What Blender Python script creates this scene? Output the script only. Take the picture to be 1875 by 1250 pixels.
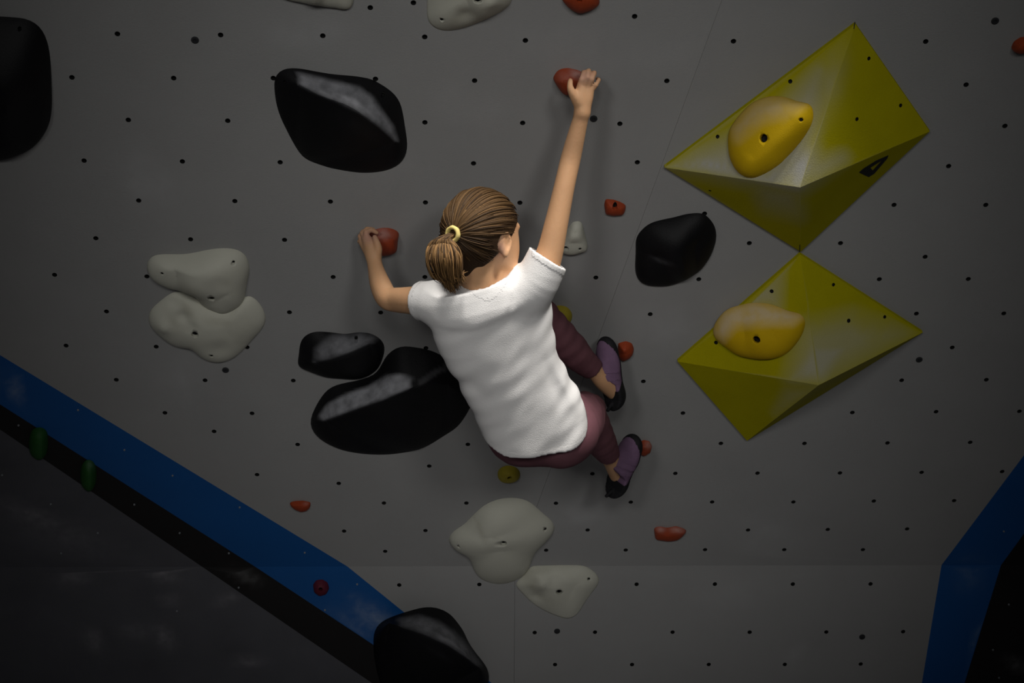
import bpy, bmesh, math, random
import numpy as np
from mathutils import Vector, Matrix
from mathutils.geometry import delaunay_2d_cdt

# ------------------------------------------------------------------ camera, world, lights
for o in list(bpy.data.objects):
    bpy.data.objects.remove(o)
scn = bpy.context.scene
COL = scn.collection
FPX = 3376.1
CAMZ, PITCH = 1.7, math.radians(3)
cam_d = bpy.data.cameras.new('camera')
cam_d.sensor_width = 36
cam_d.lens = FPX / 1875 * 36
cam = bpy.data.objects.new('camera', cam_d)
COL.objects.link(cam)
cam.location = (0, 0, CAMZ)
cam.rotation_euler = (math.pi / 2 - PITCH, 0, 0)
scn.camera = cam
scn.view_settings.view_transform = 'Standard'
scn.view_settings.look = 'None'
scn.view_settings.gamma = 1
scn.view_settings.use_curve_mapping = False
scn.view_settings.exposure = 0.0

world = bpy.data.worlds.new('gym_air')
scn.world = world
world.use_nodes = True
bg = world.node_tree.nodes['Background']
bg.inputs[0].default_value = (0.80, 0.84, 0.90, 1)
bg.inputs[1].default_value = 0.02


def lamp(name, kind, loc, target, power, **kw):
    d = bpy.data.lights.new(name, kind)
    d.energy = power
    for k, v in kw.items():
        setattr(d, k, v)
    o = bpy.data.objects.new(name, d)
    COL.objects.link(o)
    o.location = loc
    o.rotation_euler = (Vector(target) - Vector(loc)).to_track_quat('-Z', 'Y').to_euler()
    return o


# front fill spots behind the camera, then ceiling lamps over the wall
for lx, ly, lz in ((-2.2, -3.4, 3.3), (0.0, -3.6, 3.5), (2.2, -3.4, 3.3)):            # added front fill, narrow cones imitate a vignette on the wall
    lamp('fill_spot', 'SPOT', (lx, ly, lz), (0.03, 4.35, 1.76), 262,
         spot_size=math.radians(20.4), spot_blend=1.0, shadow_soft_size=0.6, color=(1.0, 0.985, 0.96))
for lx, ly, lz in ((0.0, 2.4, 5.7), (1.9, 2.3, 5.6)):                               # lamps high over the climbing wall
    lamp('ceiling_spot', 'SPOT', (lx, ly, lz), (0.05, 4.15, 1.80), 800,
         spot_size=math.radians(38), spot_blend=1.0, shadow_soft_size=0.35, color=(1.0, 0.955, 0.90))

# ------------------------------------------------------------------ frames: photo pixel <-> place
cp, sp = math.cos(PITCH), math.sin(PITCH)
CX = np.array([1, 0, 0.]); CY = np.array([0, -sp, -cp]); CZ = np.array([0, cp, -sp])
C0 = np.array([0, 0, CAMZ])
MW = np.stack([CX, CY, CZ])          # rows: view axes in world


def toW(c):
    return np.asarray(c, float) @ MW + C0


def px(p):
    p = np.atleast_2d(p)
    return np.c_[p[:, 0] / p[:, 2] * FPX + 937.5, p[:, 1] / p[:, 2] * FPX + 625]


def P(x, y, z):
    return np.array([(x - 937.5) / FPX * z, (y - 625) / FPX * z, z])


class Plane:
    def __init__(s, o, u, v):
        s.o = np.array(o, float); s.u = np.array(u, float) / np.linalg.norm(u)
        v = np.array(v, float); v = v - s.u * (v @ s.u); s.v = v / np.linalg.norm(v)
        s.n = -np.cross(s.u, s.v)          # towards the hall (u right, v down)
        if s.n @ s.o > 0: s.n = -s.n

    def at(s, pts, h=0.0):
        pts = np.atleast_2d(np.asarray(pts, float))
        d = np.c_[(pts[:, 0] - 937.5) / FPX, (pts[:, 1] - 625) / FPX, np.ones(len(pts))]
        k = (s.o @ s.n + np.asarray(h)) / (d @ s.n)
        return d * k[:, None]

    def uv(s, pts):
        q = np.atleast_2d(pts) - s.o
        return np.c_[q @ s.u, q @ s.v]

    def pt(s, uv, h=0.0):
        uv = np.atleast_2d(uv)
        return s.o + uv[:, :1] * s.u + uv[:, 1:2] * s.v + np.asarray(h).reshape(-1, 1) * s.n


MAIN = Plane((-0.189239, -0.659542, 3.993334), (0.999188, 0.003192, 0.040159), (-0.028274, 0.765668, 0.642614))
_a, _b = MAIN.at([(0, 1038), (1875, 1034)])
_h = (_b - _a) / np.linalg.norm(_b - _a)
_w = np.cross(MAIN.n, _h); _w = _w if _w[1] > 0 else -_w
_k = math.radians(14)
KICK = Plane(_a, _h, _w * math.cos(_k) + MAIN.n * math.sin(_k))

# ------------------------------------------------------------------ helpers


def tag(o, label=None, cat=None, group=None, kind=None):
    if label: o['label'] = label
    if cat: o['category'] = cat
    if group: o['group'] = group
    if kind: o['kind'] = kind
    return o


def link(name, me, loc, parent=None, mats=None):
    o = bpy.data.objects.new(name, me)
    COL.objects.link(o)
    if parent is not None:
        o.parent = parent
        o.location = Vector(loc) - WLOC[parent.name]
    else:
        o.location = loc
    WLOC[o.name] = Vector(loc)
    if mats is not None and me is not None and not me.materials:
        for m in (mats if isinstance(mats, (list, tuple)) else [mats]):
            me.materials.append(m)
    return o


WLOC = {}


def mk(name, vc, faces, mat, parent=None, smooth=False, sharp=None, loc=None, world_space=False):
    """mesh object from view-frame (or world) vertices"""
    v = np.asarray(vc, float) if world_space else toW(vc)
    if loc is None:
        loc = v.mean(0)
    me = bpy.data.meshes.new(name)
    me.from_pydata((v - loc).tolist(), [], [list(map(int, f)) for f in faces])
    me.validate()
    if smooth:
        me.polygons.foreach_set('use_smooth', np.ones(len(me.polygons), bool))
        if sharp:
            me.set_sharp_from_angle(angle=math.radians(sharp))
    me.update()
    return link(name, me, tuple(loc), parent, mat)


def empty(name, loc, parent=None):
    return link(name, None, tuple(loc), parent)


def setattr_pt(o, name, vals):
    me = o.data
    a = me.attributes.get(name) or me.attributes.new(name, 'FLOAT', 'POINT')
    a.data.foreach_set('value', np.asarray(vals, np.float32))


def view_verts(o):
    """vertices of an object in the view frame"""
    n = len(o.data.vertices)
    v = np.empty(n * 3, np.float32); o.data.vertices.foreach_get('co', v)
    return (v.reshape(-1, 3) + np.array(WLOC[o.name]) - C0) @ MW.T


# ------------------------------------------------------------------ materials


def mat(name, col, rough=0.6, var=0.12, scale=30., bump=0.0, bscale=200., spec=0.5, col2=None, attr=None,
        acol=None, noise_attr=True, sss=0.0, stretch=None, ascale=60., alo=0.35, ahi=0.75):
    m = bpy.data.materials.new(name); m.use_nodes = True
    nt = m.node_tree; N = nt.nodes; L = nt.links
    b = N['Principled BSDF']
    b.inputs['Roughness'].default_value = rough
    b.inputs['Specular IOR Level'].default_value = spec
    tc = N.new('ShaderNodeTexCoord')
    src = tc.outputs['Object']
    if stretch:
        mp = N.new('ShaderNodeMapping'); mp.inputs['Scale'].default_value = stretch
        L.new(src, mp.inputs[0]); src = mp.outputs[0]
    nz = N.new('ShaderNodeTexNoise'); nz.inputs['Scale'].default_value = scale
    nz.inputs['Detail'].default_value = 6
    L.new(src, nz.inputs['Vector'])
    mx = N.new('ShaderNodeMix'); mx.data_type = 'RGBA'
    c = np.array(col)
    c2 = np.array(col2) if col2 is not None else c * (1 - var)
    c1 = c if col2 is not None else c * (1 + var)
    mx.inputs[6].default_value = (*np.clip(c1, 0, 1), 1)
    mx.inputs[7].default_value = (*np.clip(c2, 0, 1), 1)
    L.new(nz.outputs['Fac'], mx.inputs[0])
    out = mx.outputs[2]
    if attr:
        at = N.new('ShaderNodeAttribute'); at.attribute_name = attr
        n2 = N.new('ShaderNodeTexNoise'); n2.inputs['Scale'].default_value = ascale; n2.inputs['Detail'].default_value = 8
        L.new(tc.outputs['Object'], n2.inputs['Vector'])
        ml = N.new('ShaderNodeMath'); ml.operation = 'MULTIPLY'
        rm = N.new('ShaderNodeMapRange'); rm.inputs[1].default_value = alo; rm.inputs[2].default_value = ahi
        rm.inputs[3].default_value = 0.35
        L.new(n2.outputs['Fac'], rm.inputs[0])
        L.new(at.outputs['Fac'], ml.inputs[0])
        if noise_attr: L.new(rm.outputs[0], ml.inputs[1])
        else: ml.inputs[1].default_value = 1
        m2 = N.new('ShaderNodeMix'); m2.data_type = 'RGBA'
        L.new(ml.outputs[0], m2.inputs[0]); L.new(out, m2.inputs[6]); m2.inputs[7].default_value = (*acol, 1)
        out = m2.outputs[2]
        m3 = N.new('ShaderNodeMix'); m3.inputs[2].default_value = rough; m3.inputs[3].default_value = max(rough, 0.8)
        L.new(ml.outputs[0], m3.inputs[0]); L.new(m3.outputs[0], b.inputs['Roughness'])
    L.new(out, b.inputs['Base Color'])
    if bump > 0:
        bn = N.new('ShaderNodeTexNoise'); bn.inputs['Scale'].default_value = bscale; bn.inputs['Detail'].default_value = 4
        L.new(src, bn.inputs['Vector'])
        bp = N.new('ShaderNodeBump'); bp.inputs['Strength'].default_value = bump; bp.inputs['Distance'].default_value = 0.002
        L.new(bn.outputs['Fac'], bp.inputs['Height']); L.new(bp.outputs[0], b.inputs['Normal'])
    if sss:
        b.inputs['Subsurface Weight'].default_value = sss
        b.inputs['Subsurface Radius'].default_value = (0.012, 0.005, 0.003)
        b.inputs['Subsurface Scale'].default_value = 1.0
    return m


CHALK = (0.55, 0.55, 0.54)
M = dict(
    wall=mat('wall_grey_paint', (0.33, 0.33, 0.325), 0.85, 0.07, 6., 0.25, 300., 0.2, attr='chalk', acol=(0.52, 0.52, 0.53), ascale=14.),
    blue=mat('blue_paint', (0.004, 0.085, 0.30), 0.6, 0.15, 5., 0.2, 200., 0.3, attr='chalk', acol=(0.30, 0.38, 0.5), ascale=40.),
    black=mat('black_paint', (0.012, 0.011, 0.011), 0.75, 0.2, 8., 0.2, 200., 0.25, attr='chalk', acol=(0.18, 0.18, 0.18), ascale=40.),
    dark=mat('dark_grey_paint', (0.095, 0.096, 0.108), 0.8, 0.25, 7., 0.3, 200., 0.2, attr='chalk', acol=(0.30, 0.29, 0.31), ascale=40.),
    backing=mat('plywood_backing', (0.03, 0.028, 0.025), 0.9),
    hole=mat('dark_threaded_insert', (0.004, 0.004, 0.004), 0.7, 0.2),
    bolt=mat('dark_bolt_steel', (0.030, 0.031, 0.034), 0.7, 0.2, spec=0.15),
    floor=mat('grey_mat_vinyl', (0.10, 0.10, 0.11), 0.7, 0.1, 4.),
    volume=mat('yellow_green_volume', (0.40, 0.355, 0.002), 0.8, 0.14, 9., 0.4, 300., 0.08, attr='chalk', acol=(0.45, 0.445, 0.40), ascale=9., alo=0.2, ahi=0.5),
    yellow=mat('yellow_resin', (0.66, 0.43, 0.004), 0.65, 0.06, 12., 0.3, 400., 0.15, attr='chalk', acol=(0.66, 0.52, 0.30), ascale=30., alo=.2, ahi=.55),
    white=mat('white_resin', (0.60, 0.598, 0.51), 0.65, 0.06, 12., 0.25, 400., 0.35, attr='chalk', acol=(0.28, 0.26, 0.19), ascale=25.),
    blackhold=mat('black_resin', (0.0055, 0.0055, 0.0065), 0.55, 0.25, 25., 0.3, 350., 0.2, attr='chalk', acol=(0.36, 0.365, 0.39), ascale=34., alo=0.2, ahi=0.62),
    red=mat('red_resin', (0.37, 0.052, 0.012), 0.6, 0.15, 30., 0.4, 350., 0.4, attr='chalk', acol=(0.50, 0.26, 0.22), ascale=60., alo=.25, ahi=.6),
    yel2=mat('small_yellow_resin', (0.36, 0.29, 0.02), 0.65, 0.15, 30., 0.3, 350., 0.4, attr='chalk', acol=(0.4, 0.35, 0.2)),
    green=mat('green_resin', (0.012, 0.085, 0.010), 0.65, 0.2, 30., 0.3, 350., 0.4, attr='chalk', acol=(0.2, 0.3, 0.2)),
    crimson=mat('crimson_resin', (0.12, 0.010, 0.025), 0.65, 0.2, 30., 0.3, 350., 0.4, attr='chalk', acol=(0.3, 0.2, 0.2)),
    ink=mat('black_print', (0.006, 0.006, 0.005), 0.7),
    skin=mat('skin', (0.64, 0.365, 0.195), 0.55, 0.07, 25., 0.15, 300., 0.35, sss=0.12, attr='chalk', acol=(0.50, 0.28, 0.22), noise_attr=False),
    shirt=mat('white_cotton', (0.83, 0.82, 0.81), 0.9, 0.03, 40., 0.35, 500., 0.15, stretch=(1, 1, 1)),
    leg=mat('mauve_jersey', (0.17, 0.072, 0.088), 0.85, 0.12, 60., 0.3, 600., 0.2),
    shoe=mat('purple_suede', (0.20, 0.12, 0.205), 0.8, 0.2, 60., 0.4, 500., 0.25),
    rubber=mat('black_rubber', (0.014, 0.014, 0.016), 0.7, 0.2, 40., spec=0.2),
    hair=mat('brown_hair', (0.028, 0.014, 0.005), 0.65, 0.25, 60., 0.5, 300., 0.2),
    strand=mat('blond_brown_strands', (0.030, 0.015, 0.005), 0.6, 0.3, 90., spec=0.25, attr='chalk', acol=(0.36, 0.20, 0.075), noise_attr=False),
    tie=mat('pale_yellow_elastic', (0.62, 0.50, 0.17), 0.8, 0.1, 100.),
    eye=mat('eye_white', (0.75, 0.74, 0.72), 0.2, 0.02),
    iris=mat('eye_iris', (0.05, 0.06, 0.08), 0.2, 0.2),
    screw=mat('bright_screw', (0.30, 0.32, 0.34), 0.4),
)

# ------------------------------------------------------------------ wall boards with real holes


def slab(name, plane, poly, holes, mat_, parent=None, thick=0.018, front=0.0, gap=0.0, chalk=None, nseg=10, detail=0):
    """board whose outline is poly (pixels) with round holes cut through its face; holes: (x, y, radius)"""
    pv = plane.uv(plane.at(poly))
    # orient counter-clockwise
    ar = np.sum(pv[:, 0] * np.roll(pv[:, 1], -1) - pv[:, 1] * np.roll(pv[:, 0], -1))
    if ar < 0: pv = pv[::-1]
    V = [Vector(p) for p in pv]; n0 = len(V)
    E_ = [(i, (i + 1) % n0) for i in range(n0)]
    loops = []
    for hx, hy, hr in holes:
        c = plane.uv(plane.at([(hx, hy)]))[0]
        k = len(V)
        for j in range(nseg):
            a = 2 * math.pi * j / nseg
            V.append(Vector((c[0] + hr * math.cos(a), c[1] + hr * math.sin(a))))
        E_ += [(k + j, k + (j + 1) % nseg) for j in range(nseg)]
        loops.append(c)
    if detail:          # extra interior points so that stain masks have vertices to live on
        lo, hi = pv.min(0), pv.max(0)
        for gx in np.arange(lo[0], hi[0], detail):
            for gy in np.arange(lo[1], hi[1], detail):
                q = np.array([gx, gy])
                if inside(pv, q) and all(np.hypot(*(q - c)) > 0.012 for c in loops):
                    V.append(Vector(q))
    r = delaunay_2d_cdt(V, E_, [], 0, 1e-6)
    vv = np.array([tuple(p) for p in r[0]])
    top = plane.pt(vv, np.full(len(vv), front))
    faces = []
    HC = np.array(loops).reshape(-1, 2); HRR = np.array([h[2] for h in holes])
    for f in r[2]:
        c = vv[list(f)].mean(0)
        if not inside(pv, c): continue
        if len(HC) and np.any(((HC - c) ** 2).sum(1) < (HRR * .97) ** 2): continue
        faces.append(list(f))
    # side skirts round the outline
    verts = list(top); base = len(verts)
    m = {}
    bot = plane.pt(pv, np.full(n0, front - thick)); top0 = plane.pt(pv, np.full(n0, front))
    verts += list(top0) + list(bot)
    for i in range(n0):
        j = (i + 1) % n0
        faces.append([base + i, base + j, base + n0 + j, base + n0 + i])
    verts = np.array(verts)
    # orient front faces to the hall
    fw = []
    for f in faces:
        a, b, c = verts[f[0]], verts[f[1]], verts[f[2]]
        nn = np.cross(b - a, c - a)
        fw.append(f if len(f) == 4 or nn @ plane.n > 0 else f[::-1])
    o = mk(name, verts, fw, mat_, parent)
    vals = np.zeros(len(o.data.vertices))
    if chalk is not None:
        vals = chalk(px(view_verts(o)))
    setattr_pt(o, 'chalk', vals)
    return o


def inside(poly, q):
    x, y = q; c = False; n = len(poly)
    for i in range(n):
        x1, y1 = poly[i]; x2, y2 = poly[(i + 1) % n]
        if (y1 > y) != (y2 > y) and x < (x2 - x1) * (y - y1) / (y2 - y1) + x1: c = not c
    return c


CUPS = {}


def axes_of(plane):
    """rotation whose z is the plane normal, in world"""
    n = plane.n @ MW; u = plane.u @ MW
    z = Vector(n); x = Vector(u); y = z.cross(x)
    return Matrix((x, y, z)).transposed()


def cup(name, plane, xy, r, parent, h=0.0, depth=0.014, material='hole', label=None):
    """dark threaded insert: a small open cup sunk in the surface"""
    key = (round(r, 5), depth, material, round(plane.n[0], 4), round(plane.n[1], 4))
    if key not in CUPS:
        bm = bmesh.new(); R = axes_of(plane); seg = 12
        rings = [(r * 1.02, 0.0), (r * 1.02, -depth), (r * .45, -depth), (r * .40, -depth * 1.25)]
        vs = [[bm.verts.new(R @ Vector((rr * math.cos(2 * math.pi * k / seg), rr * math.sin(2 * math.pi * k / seg), z))) for k in range(seg)] for rr, z in rings]
        for a, b in zip(vs, vs[1:]):
            for k in range(seg): bm.faces.new((a[k], b[k], b[(k + 1) % seg], a[(k + 1) % seg]))
        bm.faces.new(vs[-1][::-1])
        bmesh.ops.reverse_faces(bm, faces=[])
        me = bpy.data.meshes.new(name); bm.to_mesh(me); bm.free(); me.materials.append(M[material])
        CUPS[key] = me
    loc = toW(plane.at([xy], h))[0]
    o = link(name, CUPS[key], tuple(loc), parent)
    if label: o['label'] = label
    return o


def bolt_head(name, plane, xy, r, parent, h=0.0):
    key = ('b', r, round(plane.n[1], 4))
    if key not in CUPS:
        bm = bmesh.new(); R = axes_of(plane); seg = 14
        rings = [(r, -0.002), (r, 0.0015), (r * .8, 0.003), (r * .45, 0.003), (r * .42, 0.0006)]
        vs = [[bm.verts.new(R @ Vector((rr * math.cos(2 * math.pi * k / seg), rr * math.sin(2 * math.pi * k / seg), z))) for k in range(seg)] for rr, z in rings]
        for a, b in zip(vs, vs[1:]):
            for k in range(seg): bm.faces.new((a[k], a[(k + 1) % seg], b[(k + 1) % seg], b[k]))
        bm.faces.new(vs[-1])
        me = bpy.data.meshes.new(name); bm.to_mesh(me); bm.free(); me.materials.append(M['bolt'])
        CUPS[key] = me
    return link(name, CUPS[key], tuple(toW(plane.at([xy], h))[0]), parent)


# lines in the photograph (pixels) that bound the painted fields
def ln(p, q, x=None, y=None):
    if x is not None: return (x, p[1] + (q[1] - p[1]) * (x - p[0]) / (q[0] - p[0]))
    return (p[0] + (q[0] - p[0]) * (y - p[1]) / (q[1] - p[1]), y)


def hinge(x): return (x, 1038 - 4 * x / 1875)


LX, RX, TY, BY = -420, 2300, -330, 1395
bl_u = [ln((0, 650), (636, 1037), x=LX), hinge(636), ln((636, 1037), (895, 1246), y=BY)]      # blue, upper edge
bl_l = [ln((0, 740), (467, 1037), x=LX), hinge(467), ln((467, 1037), (685, 1181), y=BY)]      # blue | black
bk_l = [ln((0, 786), (370, 1037), x=LX), hinge(370), ln((370, 1037), (681, 1250), y=BY)]      # black | dark grey
br_l = [ln((1875, 833), (1724, 1034), x=RX), hinge(1724), ln((1724, 1034), (1688, 1250), y=BY)]
br_r = [ln((1874, 978), (1833, 1034), x=RX), hinge(1833), ln((1833, 1034), (1767, 1247), y=BY)]
seam_t, seam_h, seam_b = ln((1322, 0), (943, 1036), y=TY), hinge(943), (940, BY)

HOLES_MAIN = [(215, 62), (404, 64), (591, 65.5), (131.7, 141.7), (318, 143), (235, 219.5), (417, 221), (154, 294), (334, 295.5), (513, 297),
    (254, 367), (430, 368), (605, 369), (678, 14), (757, 5), (777.7, 67.6), (962, 74), (869, 147.5), (1162, 30), (1221, 148), (778, 224), (957, 225),
    (1135, 226.5), (867, 299), (1167, 297), (779, 370.5), (952, 371), (1343, 75.5), (1695, 76), (1769, 155), (1840, 230.5), (1737, 304),
    (1637, 375), (1805, 375), (175.5, 436), (349, 438), (521, 439), (100, 503), (610, 507), (195, 570), (530, 571.5), (121, 632.5), (286, 634.5),
    (452.5, 635.5), (213, 695), (375.5, 696), (537, 696.5), (302, 755.5), (461.5, 756.5), (392, 789.5), (545, 813.5), (1372, 445), (1539, 445), (1694, 470),
    (1279.5, 511), (1610, 511), (1773, 510.6), (1190.6, 575), (1678, 574), (1838, 573.6), (1743.6, 636), (1178, 698), (1651, 696), (1806, 695), (1250.5, 756),
    (1560.7, 755), (1714, 753.5), (1866.6, 752.7), (1320, 811.5), (1473, 811.5), (1625, 810.7), (1776.5, 809.5), (1236.6, 866.4), (1387, 866), (1538, 865.6),
    (1687.5, 864.5), (1835, 863), (470.7, 868.7), (786, 853), (620.3, 884.7), (703, 920.7), (854, 920.7), (630, 972), (779, 971), (705.3, 1009), (856.7, 813.3),
    (1084.7, 867), (1018, 921), (1155, 919), (1304, 918.7), (1452.7, 918.7), (1076, 970), (1369.7, 970), (1000, 1007), (1145.7, 1006.7), (1291, 1006), (1436, 1006),
    (1747, 916.3), (1600, 917), (1515.7, 969), (1661, 968), (1580, 1006), (1091, 508), (697, 572), (778, 507), (780, 637), (687.5, 144.5), (500.5, 143), (1290, 391), (269, 506),
    (1105, 760), (1040, 812), (930, 812)]
HOLES_KICK = [(731, 1070.7), (877.7, 1069.7), (1165.7, 1069.3), (1309, 1069), (1451.7, 1069), (1594, 1068.7), (979, 1157.7), (1089.5, 1157), (1231.5, 1157), (1372.7, 1157),
    (1513, 1156.7), (1653.7, 1156), (1016.3, 1216.3), (1157.3, 1216.3), (1297.7, 1216), (1437, 1216), (1576, 1215.3)]
HR = 0.0062


def smudges(spots, amp=1.0):
    def f(q):
        v = np.zeros(len(q))
        for (x, y, rx, ry, a, s) in spots:
            c, d = math.cos(a), math.sin(a)
            X = ((q[:, 0] - x) * c + (q[:, 1] - y) * d) / rx; Y = (-(q[:, 0] - x) * d + (q[:, 1] - y) * c) / ry
            v = np.maximum(v, s * np.exp(-(X * X + Y * Y)))
        return v * amp
    return f


WALLCHALK = smudges([(270, 330, 50, 35, .6, .5), (330, 700, 40, 40, 0, .35), (1060, 945, 45, 22, .1, .45), (1400, 985, 50, 35, .3, .3), (560, 60, 60, 25, 0, .35),
                     (850, 190, 60, 20, .2, .3), (1220, 600, 40, 30, .5, .4), (700, 300, 50, 40, 0, .2), (1180, 90, 70, 25, .2, .25), (1340, 1090, 60, 25, 0, .25),
                     (1450, 1205, 22, 10, .7, .5), (1210, 470, 30, 60, 0, .2), (620, 250, 50, 40, 0, .15), (1030, 80, 80, 25, 0, .3)])

wall = mk('wall_back', MAIN.pt(MAIN.uv(MAIN.at([(LX, TY), (RX, TY), hinge(RX), hinge(LX)])), np.full(4, -0.0185)).tolist()
          + KICK.pt(KICK.uv(KICK.at([hinge(LX), hinge(RX), (RX, BY), (LX, BY)])), np.full(4, -0.0185)).tolist(),
          [(3, 2, 1, 0), (7, 6, 5, 4)], M['backing'])
tag(wall, 'grey overhanging climbing wall of drilled plywood boards', kind='structure')


def side_of_seam(p): return p[0] < ln(seam_t, seam_h, y=p[1])[0]


g = 0.2  # half the joint between boards, px
sh = lambda p, d: (p[0] + d, p[1])
polyL = [(LX, TY), sh(seam_t, -g), sh(seam_h, -g), bl_u[1], bl_u[0]]
polyR = [sh(seam_t, g), (RX, TY), br_l[0], br_l[1], sh(seam_h, g)]
kickL = [bl_u[1], sh(seam_h, -g), sh(seam_b, -g), bl_u[2]]
kickR = [sh(seam_h, g), br_l[1], br_l[2], sh(seam_b, g)]
for nm, pl, poly, hs in (('panel', MAIN, polyL, [h for h in HOLES_MAIN if side_of_seam(h)]),
                         ('panel', MAIN, polyR, [h for h in HOLES_MAIN if not side_of_seam(h)]),
                         ('panel', KICK, kickL, [h for h in HOLES_KICK if h[0] < 943]),
                         ('panel', KICK, kickR, [h for h in HOLES_KICK if h[0] > 943])):
    slab(nm, pl, poly, [(x, y, HR) for x, y in hs], M['wall'], wall, chalk=WALLCHALK, detail=0.05)
    for h in hs:
        cup('bolt_hole', pl, h, HR, wall, h=-0.0002, depth=.02)
for pl, xy in ((MAIN, (357, 73)), (MAIN, (1822, 38)), (MAIN, (1683, 658)), (MAIN, (413, 677)), (MAIN, (1087, 217)), (KICK, (1020, 1155)), (KICK, (1578.5, 1165.5))):
    bolt_head('panel_bolt', pl, xy, 0.0085, wall)


def field(name, label, mat_, a, b, spots=()):
    """painted board strip between two bent edge lines, on both planes"""
    ch = smudges(list(spots)) if spots else None
    root = slab(name, MAIN, [a[0], a[1], b[1], b[0]], [], mat_, None, chalk=ch, detail=0.03 if spots else 0)
    tag(root, label, kind='structure')
    slab('lower_board', KICK, [a[1], a[2], b[2], b[1]], [], mat_, root, chalk=ch, detail=0.02 if spots else 0)
    return root


t1 = field('trim_1', 'bright blue painted band slanting across the lower left of the wall', M['blue'], bl_u, bl_l,
           [(25, 712, 10, 26, -.5, .7), (690, 1135, 45, 18, .6, .7), (672, 1120, 8, 35, -.8, .6), (640, 1150, 50, 30, .4, .3)])
t2 = field('trim_2', 'black painted band under the blue band at lower left', M['black'], bl_l, bk_l, [(450, 1054, 24, 8, .4, .8)])
wl = field('wall_left', 'dark grey scuffed wall area in the lower left corner', M['dark'], bk_l,
           [ln((0, 786), (370, 1037), x=LX), hinge(LX), (LX, BY)],
           [(60, 945, 60, 14, .4, .6), (135, 1055, 30, 12, 0, .6), (295, 1050, 26, 9, .3, .8), (310, 1098, 20, 8, 0, .5), (420, 1095, 25, 9, -.3, .5), (300, 1165, 22, 12, .9, .7),
            (170, 1170, 14, 22, -.6, .6), (455, 1210, 26, 7, .1, .6), (250, 1155, 35, 12, .1, .35), (120, 980, 80, 30, .3, .3)])
t3 = field('trim_3', 'dark blue painted band bending down the right edge of the wall', M['blue'], br_l, br_r,
           [(1775, 1050, 25, 30, 0, .25), (1788, 1170, 6, 22, .3, .5)])
t4 = field('trim_4', 'black painted area beyond the blue band at lower right', M['black'],
           br_r, [ln((1874, 978), (1833, 1034), x=RX), hinge(RX), (RX, BY)], [(1860, 1215, 22, 10, .6, .7)])
for pl, xy, par in ((MAIN, (143, 750), t1), (MAIN, (228, 823), t1), (MAIN, (316, 870), t1), (MAIN, (439, 928), t1), (MAIN, (558, 1011), t1), (KICK, (654, 1069), t1), (KICK, (595, 1116), t1),
                    (MAIN, (34, 778), t2), (MAIN, (246, 923), t2), (MAIN, (329, 975), t2), (MAIN, (419, 1012), t2), (KICK, (437, 1075), t2), (MAIN, (93, 922), wl), (MAIN, (179, 975), wl), (MAIN, (4, 869), wl),
                    (KICK, (324, 1118), wl), (MAIN, (112, 1012), wl), (MAIN, (1838, 972), t3), (KICK, (1847, 1106), t4), (KICK, (1818, 1189), t4), (KICK, (1829, 1240), t4)):
    bolt_head('screw', pl, xy, 0.0026, par).data
CUPS[('b', 0.0026, round(MAIN.n[1], 4))].materials[0] = M['screw']
CUPS[('b', 0.0026, round(KICK.n[1], 4))].materials[0] = M['screw']

# crash mat floor of the hall
zb = toW(KICK.at([(937, BY)]))[0]
fl = mk('floor', [(-6, -5, 0), (6, -5, 0), (6, zb[1] + 0.9, 0), (-6, zb[1] + 0.9, 0), (-6, -5, -.3), (6, -5, -.3), (6, zb[1] + 0.9, -.3), (-6, zb[1] + 0.9, -.3)],
        [(0, 1, 2, 3), (7, 6, 5, 4), (0, 4, 5, 1), (1, 5, 6, 2), (2, 6, 7, 3), (3, 7, 4, 0)], M['floor'], world_space=True)
tag(fl, 'grey crash mat floor below the wall', kind='structure')

# ------------------------------------------------------------------ climbing holds


def closed_spline(pts, n):
    pts = np.asarray(pts, float); m = len(pts); out = []
    for i in range(m):
        p0, p1, p2, p3 = pts[i - 1], pts[i], pts[(i + 1) % m], pts[(i + 2) % m]
        for t in np.linspace(0, 1, 12, endpoint=False):
            out.append(0.5 * ((2 * p1) + (-p0 + p2) * t + (2 * p0 - 5 * p1 + 4 * p2 - p3) * t * t + (-p0 + 3 * p1 - 3 * p2 + p3) * t ** 3))
    out = np.array(out); d = np.r_[0, np.cumsum(np.linalg.norm(np.diff(np.r_[out, out[:1]], axis=0), axis=1))]
    q = np.linspace(0, d[-1], n, endpoint=False); ext = np.r_[out, out[:1]]
    return np.c_[np.interp(q, d, ext[:, 0]), np.interp(q, d, ext[:, 1])]


def smooth_c(a, k):
    for _ in range(k):
        a = (np.roll(a, 1, 0) + 2 * a + np.roll(a, -1, 0)) / 4
    return a


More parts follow.
